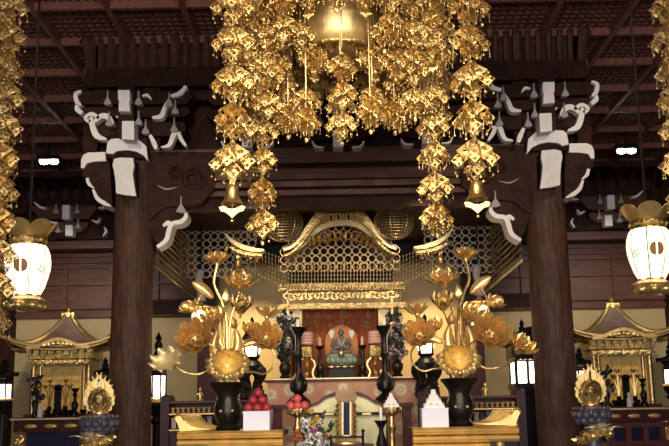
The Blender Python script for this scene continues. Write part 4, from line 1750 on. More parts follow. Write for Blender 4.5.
def front_table(s, n, dx):
    global DX
    side(s)
    DX = dx * K(430, TDp)
    d = TDp
    A = lambda x, y, dd=d: L(x, y, dd)
    xo, xi = A(178, 432).x, A(283, 432).x
    x0, x1 = min(xo, xi), max(xo, xi)
    t = thing('offering_table', 'black topped offering table with gold mouldings and a scrolled %s end' % n, 'table', ((x0 + x1) / 2, d + .4, FZ))
    b = MB()
    b.box((x0 + .02, d + .0, TZ - .05), (x1 - .02, d + 1.4, TZ))
    b.build('tabletop', 'black', t)
    h = K(430, d)
    for y0, hh, ins, cut in ((0.0, 1.8 * h, .0, 0), (1.6 * h, 6.0 * h, -.012, 0), (8.1 * h, 1.0 * h, .03, 0), (8.8 * h, 6.6 * h, -.006, 0), (15.6 * h, 1.0 * h, .04, .3), (16.4 * h, 6 * h, .0, .3)):
        b = MB()
        z1 = TZ + .012 - y0
        o = .05 - ins
        pr_ = [(d - o + .03, z1), (d - o + .005, z1 - hh * .12), (d - o - .014, z1 - hh * .5), (d - o + .005, z1 - hh * .88), (d - o + .03, z1 - hh), (d + .10, z1 - hh), (d + .10, z1)]
        a_, e_ = (x0 + cut, x1) if s > 0 else (x0, x1 - cut)
        nn = len(pr_)
        vs = [(a_, y, z) for y, z in pr_] + [(e_, y, z) for y, z in pr_]
        b.add(vs, [tuple(range(nn)), tuple(range(2 * nn - 1, nn - 1, -1))] + [(j, (j + 1) % nn, (j + 1) % nn + nn, j + nn) for j in range(nn)])
        b.build('gold_moulding', 'pgold', t)
    # scrolled end, ribbed along its length
    b = MB()
    pts = [(212, 430), (199, 428.5), (190, 425), (185.5, 420.5), (183.5, 417), (180.5, 415.3), (177, 416), (175.5, 418.5), (177.5, 422), (179.5, 427), (181, 432)]
    out = [(A(x - 1, y - .6)) for x, y in smooth(pts, 4)]
    nn = len(out)
    top = TZ
    zmin = min(p.z for p in out)
    o2 = [(p.x, max(p.z, TZ + .0)) for p in out]
    b.prism(o2, d + .0, d + 1.38)
    for q in range(1, 22):
        pass
    b.build('scroll_end', 'pgold', t)
    b = MB()
    up = [A(x - 1, y - 1.0) for x, y in smooth(pts[:5], 4)]
    for q in range(9):
        yy = d + .06 + q * .155
        b.tube([(p.x, yy, max(p.z, TZ + .005)) for p in up], .012, 5)
    b.build('scroll_ribs', 'pgold', t)
    b = MB()
    pf = [A(x - 1, y - .6) for x, y in smooth(pts[3:8], 4)]
    b.tube([(p.x, d - .01, p.z) for p in pf], .012, 6)
    b.build('scroll_rim', 'gold', t)
    b = MB()
    b.box((x0 + .16, d + .06, TZ - .42), (x1 - .16, d + 1.3, TZ - .05))
    b.build('apron', 'maroon', t)
    for x in (x0 + .18, x1 - .18):
        for yy in (d + .10, d + 1.28):
            b = MB()
            b.lathe((x, yy, FZ), [(.075, 0), (.055, .04), (.04, .2), (.05, TZ - FZ - .3), (.06, TZ - FZ - .05)], 12)
            b.build('leg', 'pgold', t)
    DX = 0.0
    return x0, x1


M['pgold'] = mat('table_gold', (0.88, 0.60, 0.20), 0.40, 0.45, vary=0.3, vscale=7, bump=0.1, bscale=20)
front_table(1, 'left', 0)
front_table(-1, 'right', 11)

# white boxes with red buns (left table) and stepped rice cakes (right table)
side(1)
d = TDp + .22
k = K(420, d)


def white_box(cx, label):
    p = L(cx, 428, d)
    b = MB()
    b.box((p.x - 13 * k, d - 13 * k, TZ), (p.x + 13 * k, d + 13 * k, TZ + 19.5 * k))
    b.box((p.x - 13.4 * k, d - 13.4 * k, TZ + 18.4 * k), (p.x + 13.4 * k, d + 13.4 * k, TZ + 19.6 * k))
    b.build('paper_box', 'paperwhite', None, (p.x, d, TZ), label, 'box')
    return p.x, TZ + 19.6 * k


bx, bz = white_box(257.5, 'white paper box under red buns on the left gold edged table')


def bun(mb, c, r):
    prf = [(.25, 0), (.7, .10), (.98, .45), (1.0, .85), (.86, 1.25), (.52, 1.58), (.22, 1.75), (.05, 1.86)]
    mb.lathe(c, [(a * r, z * r) for a, z in prf], 18)
    mb.tube([(c[0] + (r * q) * 1.0, c[1] - r * 1.0 * math.sqrt(max(0, 1 - q * q)), c[2] + r * .9 + q * 0) for q in (-.05, 0, .05)], r * .02, 4)


r = 4.6 * k
lay = [('bottom row, left end', -2.0, 0, 0), ('bottom row, middle', 0, -.25, 0), ('bottom row, right end', 2.0, 0, 0), ('bottom row, behind the others', .2, 1.75, 0),
       ('second row, left', -1.0, .35, 1.62), ('second row, right', 1.05, .35, 1.62), ('topmost of the pile', 0.1, .5, 3.2)]
for lb, x, y, z in lay:
    b = MB()
    c = (bx + x * r, d + y * r, bz + z * r)
    bun(b, c, r)
    b.build('red_bun', 'peach', None, c, 'red bun on the white box, ' + lb, 'bun', 'red buns piled on the white box')
bx, bz = white_box(434.5, 'white paper box under white rice cakes on the right gold edged table')


def cakes(x, y, z, k, label, name='rice_cakes'):
    t = thing(name, label, 'rice cakes', (x, y, z))
    zz = z
    for hw, h in ((9.4, 4.6), (6.9, 4.2), (4.6, 4.0), (2.3, 4.4)):
        b = MB()
        n = max(1, int(hw / 2.4))
        b.box((x - hw * k, y - hw * k * .8, zz), (x + hw * k, y + hw * k * .8, zz + h * k * .42))
        for i in range(n):
            cx = x + (-hw + (i + .5) * 2 * hw / n) * k
            q = hw / n * k
            b.lathe((cx, y - hw * k * .8 + q * .9, zz + h * k * .42), [(q * .95, 0), (q, h * k * .15), (q * .95, h * k * .5), (q * .7, h * k * .58)], 12)
            b.lathe((cx, y + hw * k * .8 - q * .9, zz + h * k * .42), [(q * .95, 0), (q, h * k * .15), (q * .95, h * k * .5), (q * .7, h * k * .58)], 12)
        b.box((x - hw * k * .7, y - hw * k * .45, zz + h * k * .4), (x + hw * k * .7, y + hw * k * .45, zz + h * k))
        b.build('tier', 'cake', t)
        zz += h * k


cakes(bx, d, bz, k * 1.08, 'stepped pyramid of white rice cakes on the white box')

# ------------------------------------------------------------------ the middle: tablet, yellow silk chair back, stands, flowers
D5 = 11.6
b0 = L(346, 446, D5)
t = thing('silk_screen', 'dark framed chair back of yellow green silk with a scalloped top behind the tablet', 'chair', (b0.x, D5, FZ))
b = MB()
top = [(306, 412), (312, 406), (318, 404), (324, 399), (331, 396), (338, 394.5), (346, 393.5), (354, 394), (361, 395.5), (368, 398.5), (375, 403), (381, 405), (386, 411)]
b.prismp([(306, 466)] + top + [(386, 466)], D5, .05)
b.build('silk', 'yellow', t)
b = MB()
b.ribbon([(304, 470), (304.5, 430)] + [(x, y - 1) for x, y in top] + [(387.5, 430), (388, 470)], [2.2, 2.2, 3.2, 3.2, 2.2, 2.2], D5 - .04, .12)
b.build('frame', 'maroon', t)
b = MB()
b.tube([L(306, 414.2, D5 - .05), L(386, 413.4, D5 - .05)], .018, 6)
b.build('rail', 'black', t)
for x0, x1, in ((323, 334), (362, 371)):
    b = MB()
    p, q = L(x0, 414.1, D5 - .05), L(x1, 413.7, D5 - .05)
    b.tube([p, q], .022, 8)
    b.build('rail_fitting', 'pale', t)
b = MB()
for x in (309, 383):
    p = L(x, 440, D5)
    b.box((p.x - .03, D5 - .03, FZ), (p.x + .03, D5 + .08, p.z))
b.box((L(309, 440, D5).x, D5, FZ + .25), (L(383, 440, D5).x, D5 + .5, FZ + .32))
b.build('seat', 'maroon', t)

D6 = 11.1
c = L(346, 430, D6)
k = K(420, D6)
q = lambda y: L(346, y, D6).z
tabz = q(444)
b = MB()
b.box((c.x - .30, D6 - .22, tabz - .05), (c.x + .30, D6 + .22, tabz))
for sx in (-.25, .25):
    for sy in (-.17, .17):
        b.box((c.x + sx - .03, D6 + sy - .03, FZ), (c.x + sx + .03, D6 + sy + .03, tabz - .05))
b.build('tablet_table', 'maroon', None, (c.x, D6, FZ), 'small dark table under the carved gold tablet', 'table')
t = thing('memorial_tablet', 'carved gold memorial tablet with a dark violet panel before yellow silk', 'tablet', (c.x, D6, tabz))
b = MB()
b.prismp([(337, 441), (355.5, 441), (356.5, 430), (356, 415), (355.5, 402), (352, 400), (341, 400), (337, 402), (336, 415), (336, 430)], D6 - .04, .10)
b.build('tablet_body', 'relief', t)
b = MB()
b.prismp([(343.3, 435), (349.8, 435), (349.8, 402.5), (343.3, 402.5)], D6 - .055, .03)
b.build('panel', 'blue', t)
b = MB()
for x in (342.6, 350.5):
    b.prismp([(x - .8, 436), (x + .8, 436), (x + .8, 402), (x - .8, 402)], D6 - .07, .03)
b.prismp([(342, 437), (351, 437), (351, 435), (342, 435)], D6 - .07, .03)
b.build('panel_rim', 'fringe', t)
b = MB()
b.prismp([(335, 399), (337, 401), (355, 401), (357, 399), (356.5, 394), (354, 390), (351, 390.5), (348.5, 388), (346, 389.5), (343, 388), (340.5, 390.5), (338, 390), (335.5, 394)], D6 - .08, .16)
b.build('crest', 'relief', t)
b = MB()
for sgn in (-1, 1):
    for j in range(7):
        y = 404 + j * 5
        b.tube([L(346 + sgn * 7, y, D6 - .05), L(346 + sgn * 9.5, y + 2, D6 - .09), L(346 + sgn * 8, y + 5, D6 - .05)], [.008, .024, .006], 5)
b.build('scrollwork', 'gold', t)
b = MB()
b.lathe((c.x, D6, tabz), [(.16, 0), (.16, .02), (.13, .035)], 24, sy=.6)
b.build('base', 'leaf', t)


def stand(name, label, cx, d, ztop, rt, side_n):
    p = L(cx, 420, d)
    t = thing(name, label, 'stand', (p.x, d, FZ))
    h = ztop - FZ
    k = K(420, d)
    b = MB()
    b.lathe((p.x, d, FZ), [(.16, 0), (.15, .04), (.05, .08), (.04, h * .5), (.03, h - .28), (.055, h - .22), (.03, h - .17), (.03, h - .09)], 20)
    b.build('post', 'gold', t)
    b = MB()
    b.lathe((p.x, d, FZ), [(.03, h - .10), (rt * .55, h - .075), (rt * .92, h - .05), (rt, h - .02), (rt * .96, h), (.02, h - .004)], 32, lobes=8, amp=.05)
    for j in range(12):
        a = j * PI / 6
        b.tube([(p.x + rt * .7 * math.cos(a), d + rt * .7 * math.sin(a), ztop - .06), (p.x + rt * 1.02 * math.cos(a), d + rt * 1.02 * math.sin(a), ztop - .02), (p.x + rt * .95 * math.cos(a), d + rt * .95 * math.sin(a), ztop - .065)], [.012, .022, .006], 5)
    b.build('tray', 'carved', t)
    return p.x, t


D7 = 11.0
k = K(410, D7)
zt = Z(408, D7)
x, t = stand('fruit_stand', 'gold lotus stand with pink buns left of the tablet', 297.5, D7, zt, 10.5 * k, 'left')
r = 4.3 * k
for lb, xx, yy, zz in (('left of the lower row', -1.55, -.3, 0), ('middle of the lower row', .1, -.9, 0), ('right of the lower row', 1.7, -.2, 0), ('rear of the lower row', .1, 1.2, 0), ('on top of the heap', 0, .1, 1.55)):
    b = MB()
    c = (x + xx * r, D7 + yy * r, zt + zz * r)
    bun(b, c, r * 1.0)
    b.build('pink_bun', 'pinkpeach', None, c, 'pink bun on the gold stand, ' + lb, 'bun', 'pink buns on the gold stand')
x, t = stand('cake_stand', 'gold lotus stand with white rice cakes right of the tablet', 391.5, D7, zt, 10.0 * k, 'right')
cakes(x, D7, zt, k * .82, 'small stepped pile of white rice cakes on the gold stand')

# black candle holder on the right, with its low stand
D8 = 10.8
pz = Z(462, D8)
b = MB()
p = L(381.5, 440, D8)
b.box((p.x - .085, D8 - .085, pz - .04), (p.x + .085, D8 + .085, pz))
b.box((p.x - .06, D8 - .06, FZ), (p.x + .06, D8 + .06, pz - .04))
b.build('holder_block', 'maroon', None, (p.x, D8, FZ), 'small dark block carrying the black candle holder', 'block')
candlestick('candle_holder', 'black flared candle holder right of the yellow silk', 381.5, [(6.5, 462), (6, 458), (3.5, 455), (5, 450), (5.5, 444), (4, 438), (2.4, 433), (2.4, 429), (4.5, 425), (6.6, 422), (6.4, 421)], D8, pz, (1.7, 13), 'black', 'white candle in the black holder right of the silk', 'candle')
# little black railing
D9 = 10.45
b = MB()
p = L(363, 440, D9)
t = thing('low_railing', 'thin black railing with a ball topped post before the tablet', 'railing', (p.x, D9, FZ))
b.cyl((p.x, D9, FZ), (p.x, D9, L(363, 432, D9).z), .014)
b.ball(L(363, 431, D9), .02, 8, 6)
b.build('post', 'black', t)
b = MB()
b.tube([L(331, 437.3, D9), L(363, 437, D9)], .011, 6)
b.build('rail', 'black', t)
b = MB()
p2 = L(331, 437, D9)
b.cyl((p2.x, D9, FZ), (p2.x, D9, p2.z + .02), .014)
b.build('post', 'black', t)

# bouquet in front
r4 = random.Random(21)
D10 = 10.5
vz = Z(462, D10)
c0 = L(313, 452, D10)
b = MB()
b.lathe((c0.x, D10, FZ), [(.10, 0), (.13, .1), (.12, vz - FZ - .1), (.07, vz - FZ - .03), (.09, vz - FZ)], 20)
b.build('bouquet_vase', 'bronze', None, (c0.x, D10, FZ), 'bronze vase of the bouquet in front of the yellow silk', 'vase')
spec = [(306, 424, 'wf', 4), (304, 429, 'wf', 3.5), (309, 434, 'wf', 4.5), (311, 439, 'wf', 5), (318, 437, 'wf', 4.5), (315, 443, 'wf', 5), (322, 442, 'wf', 4.5), (308, 444, 'wf', 4.5), (327, 444, 'wf', 4),
        (311, 411, 'yf', 3.2), (317, 418, 'yf', 3), (312, 424, 'yf', 3.4), (314, 420, 'yf', 2.6), (320, 421, 'wf', 2.4), (309, 431, 'pf', 4.2), (315, 431, 'pf', 4.4),
        (297, 433, 'of', 3.6), (300, 438, 'of', 3.2), (296, 441, 'of', 3.4), (302, 444, 'of', 3), (303, 421, 'wf', 3), (321, 430, 'vf', 3), (326, 436, 'of', 2.6), (301, 446, 'wf', 4), (319, 447, 'wf', 5)]
bl, lv = [], []
for x, y, m, s_ in spec:
    p = L(x, y, D10 + r4.uniform(-.12, .10))
    bl.append((p.x, p.y, p.z, s_ * K(430, D10) * (1.35 if m == 'wf' else 1.15), m))
for i in range(70):
    x, y = r4.uniform(297, 331), r4.uniform(416, 448)
    if y < 428 and not 302 < x < 324:
        continue
    p = L(x, y, D10 + r4.uniform(-.05, .14))
    lv.append((p, p + Vector((r4.uniform(-.07, .07), r4.uniform(-.06, .06), r4.uniform(-.02, .09))), .018))
bouquet('bouquet', 'white, yellow and pink flower bouquet before the yellow silk', (c0.x, D10, vz - .02), bl, lv, vz - .02, 'green')
# ------------------------------------------------------------------ side shrines in the aisles


def side_shrine(s, n):
    side(s)
    d = 19.6
    k = K(350, d)
    X = lambda x, y=360: L(x, y, d).x
    zq = lambda y: L(66, y, d).z
    c = L(65, 415, d)
    t = thing('side_shrine', 'gilded shrine with sweeping gabled roof on the %s aisle wall' % n, 'shrine', (c.x, d, FZ))
    hw, hd = 50 * k, .62
    ze, za = zq(348), zq(316)
    h = za - ze

    def prof_w(t_):
        return t_

    def zt(t_, u):
        return ze + h * (1 - t_) ** 2.5 + .16 * t_ ** 4 * abs(u) ** 3
    b, rg, ev = MB(), MB(), MB()
    for q in range(4):
        ca, sa = math.cos(q * PI / 2), math.sin(q * PI / 2)

        def fn(u_, t_, ca=ca, sa=sa, q=q):
            u = u_ * 2 - 1
            w = .05 + .95 * t_
            x, y = u * w, -w
            xx, yy = x * ca - y * sa, x * sa + y * ca
            return (c.x + xx * hw, d + yy * hd, zt(t_, u))
        b.shell(fn, 20, 14, .03)
        P = [fn(1, i / 16) for i in range(17)]
        rg.tube([(p[0], p[1], p[2] + .02) for p in P], .038, 6)
        E = [fn(i / 20, 1) for i in range(21)]
        ev.tube(E, .036, 6)
        ev.tube([(c.x + (p[0] - c.x) * .95, d + (p[1] - d) * .95, p[2] - .06) for p in E], .030, 6)
    b.build('roof', 'roof', t)
    rg.build('roof_ridge', 'gold', t)
    ev.build('eave', 'gold', t)
    b = MB()
    b.box((c.x - .13, d - .06, za - .02), (c.x + .13, d + .06, za + .06))
    b.lathe((c.x, d, za + .05), [(.05, 0), (.07, .04), (.04, .08), (.05, .11), (.01, .15)], 12)
    b.build('finial', 'gold', t)
    # rounded gable over the front eave
    b = MB()
    gy = d - hd - .06
    g = [(-.62, .0), (-.44, .02), (-.28, .08), (-.12, .14), (0, .16), (.12, .14), (.28, .08), (.44, .02), (.62, .0)]
    gp = smooth([(x, z) for x, z in g], 4)
    vs, fs = [], []
    for x, z in gp:
        vs += [(c.x + x, gy, ze + z), (c.x + x, gy, ze + z - .07), (c.x + x, gy + .42, ze + z), (c.x + x, gy + .42, ze + z - .07)]
    for i in range(len(gp) - 1):
        o = 4 * i
        fs += [(o, o + 4, o + 5, o + 1), (o, o + 2, o + 6, o + 4), (o + 1, o + 5, o + 7, o + 3), (o + 2, o + 3, o + 7, o + 6)]
    b.add(vs, fs)
    b.build('front_gable', 'gold', t)
    b = MB()
    for i in range(7):
        x = (i - 3) * .09
        b.ball((c.x + x, gy - .01, ze + .0 + .03 * (3 - abs(i - 3)) / 2), (.05, .03, .035), 8, 6)
    b.build('gable_carving', 'carved', t)
    # rafters and brackets under the eave
    bw = 27 * k
    zc = zq(360)
    b = MB()
    for i in range(24):
        x = c.x - hw * .93 + i * hw * 1.86 / 23
        b.tube([(x, d - hd * .97, ze - .04), (c.x + (x - c.x) * .72, d - .35, ze - .12)], .016, 4)
    for i in range(9):
        x = c.x - bw * 1.1 + i * bw * 2.2 / 8
        b.box((x - .05, d - .48, zc), (x + .05, d - .30, zc + .06))
        b.box((x - .035, d - .54, zc + .06), (x + .035, d - .28, zc + .12))
        b.box((x - .055, d - .58, zc + .12), (x + .055, d - .26, zc + .17))
    b.box((c.x - bw * 1.15, d - .42, zc + .0), (c.x + bw * 1.15, d + .4, zc + .2))
    b.build('eave_bracket', 'carved', t)
    b = MB()
    b.box((c.x - bw * 1.1, d - .46, zq(367)), (c.x + bw * 1.1, d - .36, zq(361)))
    for i in range(22):
        x = c.x - bw + i * bw * 2 / 21
        b.ball((x, d - .47, zq(364) + .02 * math.sin(i * 2.1)), (.055, .03, .05), 7, 5)
    b.build('carved_lintel', 'carved', t)
    zb = zq(414)
    for x in (-bw, bw, -bw * 1.0, bw * 1.0):
        pass
    for sx in (-1, 1):
        b = MB()
        b.cyl((c.x + sx * bw, d - .38, zb), (c.x + sx * bw, d - .38, zq(361)), .055, .050, 14)
        b.build('post', 'gold', t)
        b = MB()
        b.cyl((c.x + sx * bw * .80, d - .30, zb), (c.x + sx * bw * .80, d - .30, zq(366)), .035, .035, 12)
        b.build('post', 'gold', t)
    b = MB()
    b.box((c.x - bw, d - .25, zb), (c.x + bw, d + .4, zq(361)))
    b.build('body', 'pale', t)
    for j in range(4):                      # panelled doors
        w = bw * 1.44 / 4
        x = c.x - bw * .72 + j * w
        b = MB()
        b.box((x + .008, d - .275, zb + .02), (x + w - .008, d - .25, zq(369)))
        for i in range(6):
            z = zb + .05 + i * (zq(370) - zb - .1) / 5
            b.box((x + .01, d - .295, z - .012), (x + w - .01, d - .27, z + .012))
        for xx in (x + .02, x + w / 2, x + w - .02):
            b.box((xx - .010, d - .298, zb + .03), (xx + .010, d - .27, zq(370)))
        b.build('door', 'pgold', t)
    b = MB()
    b.box((c.x - bw * 1.25, d - .50, zb - .10), (c.x + bw * 1.25, d + .5, zb))
    b.box((c.x - bw * 1.15, d - .45, FZ), (c.x + bw * 1.15, d + .48, zb - .10))
    b.build('base', 'maroon', t)


side_shrine(1, 'left')
side_shrine(-1, 'right')


def side_table(s, n):
    side(s)
    d = 17.4
    k = K(420, d)
    tz = L(59, 417, d).z
    xa, xb = sorted((L(10, 420, d).x, L(108, 420, d).x))
    t = thing('aisle_table', 'dark red altar table with gold oval mounts before the %s shrine' % n, 'table', ((xa + xb) / 2, d + .3, FZ))
    b = MB()
    b.box((xa, d, tz - .05), (xb, d + .62, tz))
    b.build('tabletop', 'maroon', t)
    b = MB()
    b.box((xa + .05, d + .04, tz - .26), (xb - .05, d + .6, tz - .05))
    b.build('frieze', 'maroon', t)
    b = MB()
    b.box((xa, d - .012, tz - .045), (xb, d + .01, tz - .015))
    b.build('edge_band', 'pale', t)
    for x in (30, 50, 70, 90):
        p = L(x, 424, d)
        b = MB()
        b.ball((p.x, d + .04, tz - .155), (6.5 * k, .02, 2.3 * k), 16, 8)
        b.build('oval_mount', 'pgold', t)
    b = MB()
    b.box((xa + .3, d + .08, FZ), (xb - .3, d + .55, tz - .26))
    b.build('recess_panel', 'blue', t)
    for x in (xa + .16, xb - .16):
        b = MB()
        b.tube(smooth([(x, d + .06, tz - .26), (x + .10, d + .0, tz - .36), (x + .02, d - .02, tz - .46), (x - .06, d + .02, tz - .56), (x, d + .06, FZ)], 4), .05, 8)
        for q in range(5):
            b.ball((x + .05 * math.cos(q * 1.9), d - .03, tz - .32 - q * .06), (.05, .03, .04), 8, 6)
        b.build('carved_leg', 'leaf', t)
    # what stands on it
    vx, kx, fx = (35, 75, 40) if s > 0 else (77, 41, 55)
    c0, pf = prof(vx, [(3, 415), (3.4, 412), (2, 409), (3, 404), (3.2, 399), (2.6, 396), (3.2, 394.5)], d + .25)
    pf = seat(pf, tz)
    b = MB()
    b.lathe((c0.x, d + .25, 0), pf, 16)
    b.build('aisle_vase', 'bronze', None, (c0.x, d + .25, tz), 'slender dark vase of flowers on the %s aisle table' % n, 'vase')
    r5 = random.Random(40 + s)
    bl, lv = [], []
    for i in range(14):
        p = L(vx + r5.uniform(-6, 5), r5.uniform(381, 403), d + .25 + r5.uniform(-.1, .1))
        bl.append((p.x, p.y, p.z, r5.uniform(.035, .055), r5.choice(['wf', 'lf', 'vf', 'lf', 'yf'])))
    for i in range(50):
        p = L(vx + 1 + r5.uniform(-5, 5), r5.uniform(378, 404), d + .25 + r5.uniform(-.1, .1))
        lv.append((p, p + Vector((r5.uniform(-.10, .10), r5.uniform(-.08, .08), r5.uniform(.0, .14))), .03))
    bouquet('aisle_flowers', 'leafy pale flower spray in the vase on the %s aisle table' % n, (c0.x, d + .25, pf[-1][1] - .03), bl, lv, pf[-1][1] - .03)
    c0 = L(57.5, 410, d + .3)
    zz = lambda y: L(57.5, y, d + .3).z - L(57.5, 416.4, d + .3).z + tz
    tt = thing('black_tablet', 'upright black tablet on the %s aisle table' % n, 'tablet', (c0.x, d + .3, tz))
    b = MB()
    b.box((c0.x - 3.3 * k, d + .26, zz(410)), (c0.x + 3.3 * k, d + .32, zz(387)))
    b.cyl((c0.x, d + .26, zz(387)), (c0.x, d + .32, zz(387)), 3.3 * k, n=20)
    b.build('slab', 'black', tt)
    b = MB()
    b.lathe((c0.x, d + .29, tz), [(.13, 0), (.12, .05), (.08, .08), (.09, .13), (.05, .15)], 16)
    b.build('foot', 'black', tt)
    candlestick('candlestick', 'dark flared candlestick on the %s aisle table' % n, kx, [(4, 414), (4.2, 411), (2.2, 408), (3.2, 404), (3.4, 401), (1.7, 398), (1.5, 394), (2.8, 392), (1.4, 390), (3.6, 387), (4, 386), (3.6, 385.6)], d + .25, tz)
    for x, lab in ((49, 'left of the black tablet'), (65, 'right of the black tablet')):
        c1 = L(x, 410, d + .45)
        tt = thing('gilt_lotus_spray', 'slim gilt lotus spray %s on the %s aisle table' % (lab, n), 'ornament', (c1.x, d + .45, tz))
        b = MB()
        b.lathe((c1.x, d + .45, tz), [(.05, 0), (.06, .03), (.03, .08), (.05, .16), (.03, .2)], 12)
        b.build('vase', 'bronze', tt)
        for q in (-1, 0, 1):
            b = MB()
            b.tube(smooth([(c1.x, d + .45, tz + .18), (c1.x + q * .035, d + .45, tz + .4), (c1.x + q * .075, d + .45, tz + .62 - abs(q) * .1)], 4), .011, 5)
            bloom(b, Vector((c1.x + q * .075, d + .45, tz + .62 - abs(q) * .1)), .13, (0, -.2, 1), .7, 2, q)
            b.build('lotus_stem', 'leaf', tt)
    b = MB()
    c1 = L(fx, 412, d + .12)
    b.lathe((c1.x, d + .12, tz), [(.05, 0), (.055, .02), (.045, .06), (.05, .12), (.035, .16), (.018, .18), (.03, .20), (.032, .225), (.02, .25), (.004, .262)], 16)
    b.build('white_figurine', 'cake', None, (c1.x, d + .12, tz), 'tiny white figurine at the front of the %s aisle table' % n, 'figurine')
    for i, x in enumerate((47, 62.5, 69, 83, 90)):
        c1 = L(x, 414, d + .12)
        b = MB()
        b.box((c1.x - .055, d + .06, tz), (c1.x + .055, d + .17, tz + .02))
        b.lathe((c1.x, d + .115, tz + .02), [(.03, 0), (.025, .02), (.05, .06), (.06, .10), (.055, .105), (.02, .06)], 14)
        b.build('offering_cup', 'black', None, (c1.x, d + .115, tz), 'black offering cup on the %s aisle table, %s from the pillar side' % (n, ('fifth', 'fourth', 'third', 'second', 'first')[i]), 'cup', 'black offering cups on the %s aisle table' % n)


side_table(1, 'left')
side_table(-1, 'right')

# low dark ledges across the aisles
for s, n in ((-1, 'right'),):
    side(s)
    d = 13.9
    xa, xb = sorted((L(-14, 430, d).x, L(96, 430, d).x))
    t = thing('aisle_rail', 'long low dark lacquer rail across the %s aisle' % n, 'rail', ((xa + xb) / 2, d, FZ))
    z0 = L(40, 433, d).z
    b = MB()
    b.box((xa, d - .05, z0 - .06), (xb, d + .07, z0))
    b.box((xa, d - .03, z0 - .30), (xb, d + .05, z0 - .25))
    b.build('rail', 'maroon', t)
    b = MB()
    b.box((xa, d + .0, FZ), (xb, d + .03, z0 - .28))
    b.build('panel', 'maroon', t)
    for i in range(7):
        x = xa + .06 + (xb - xa - .12) * i / 6
        b = MB()
        b.box((x - .035, d - .04, FZ), (x + .035, d + .06, z0))
        b.build('post', 'maroon', t)

# ------------------------------------------------------------------ flaming jewels on dragon stands


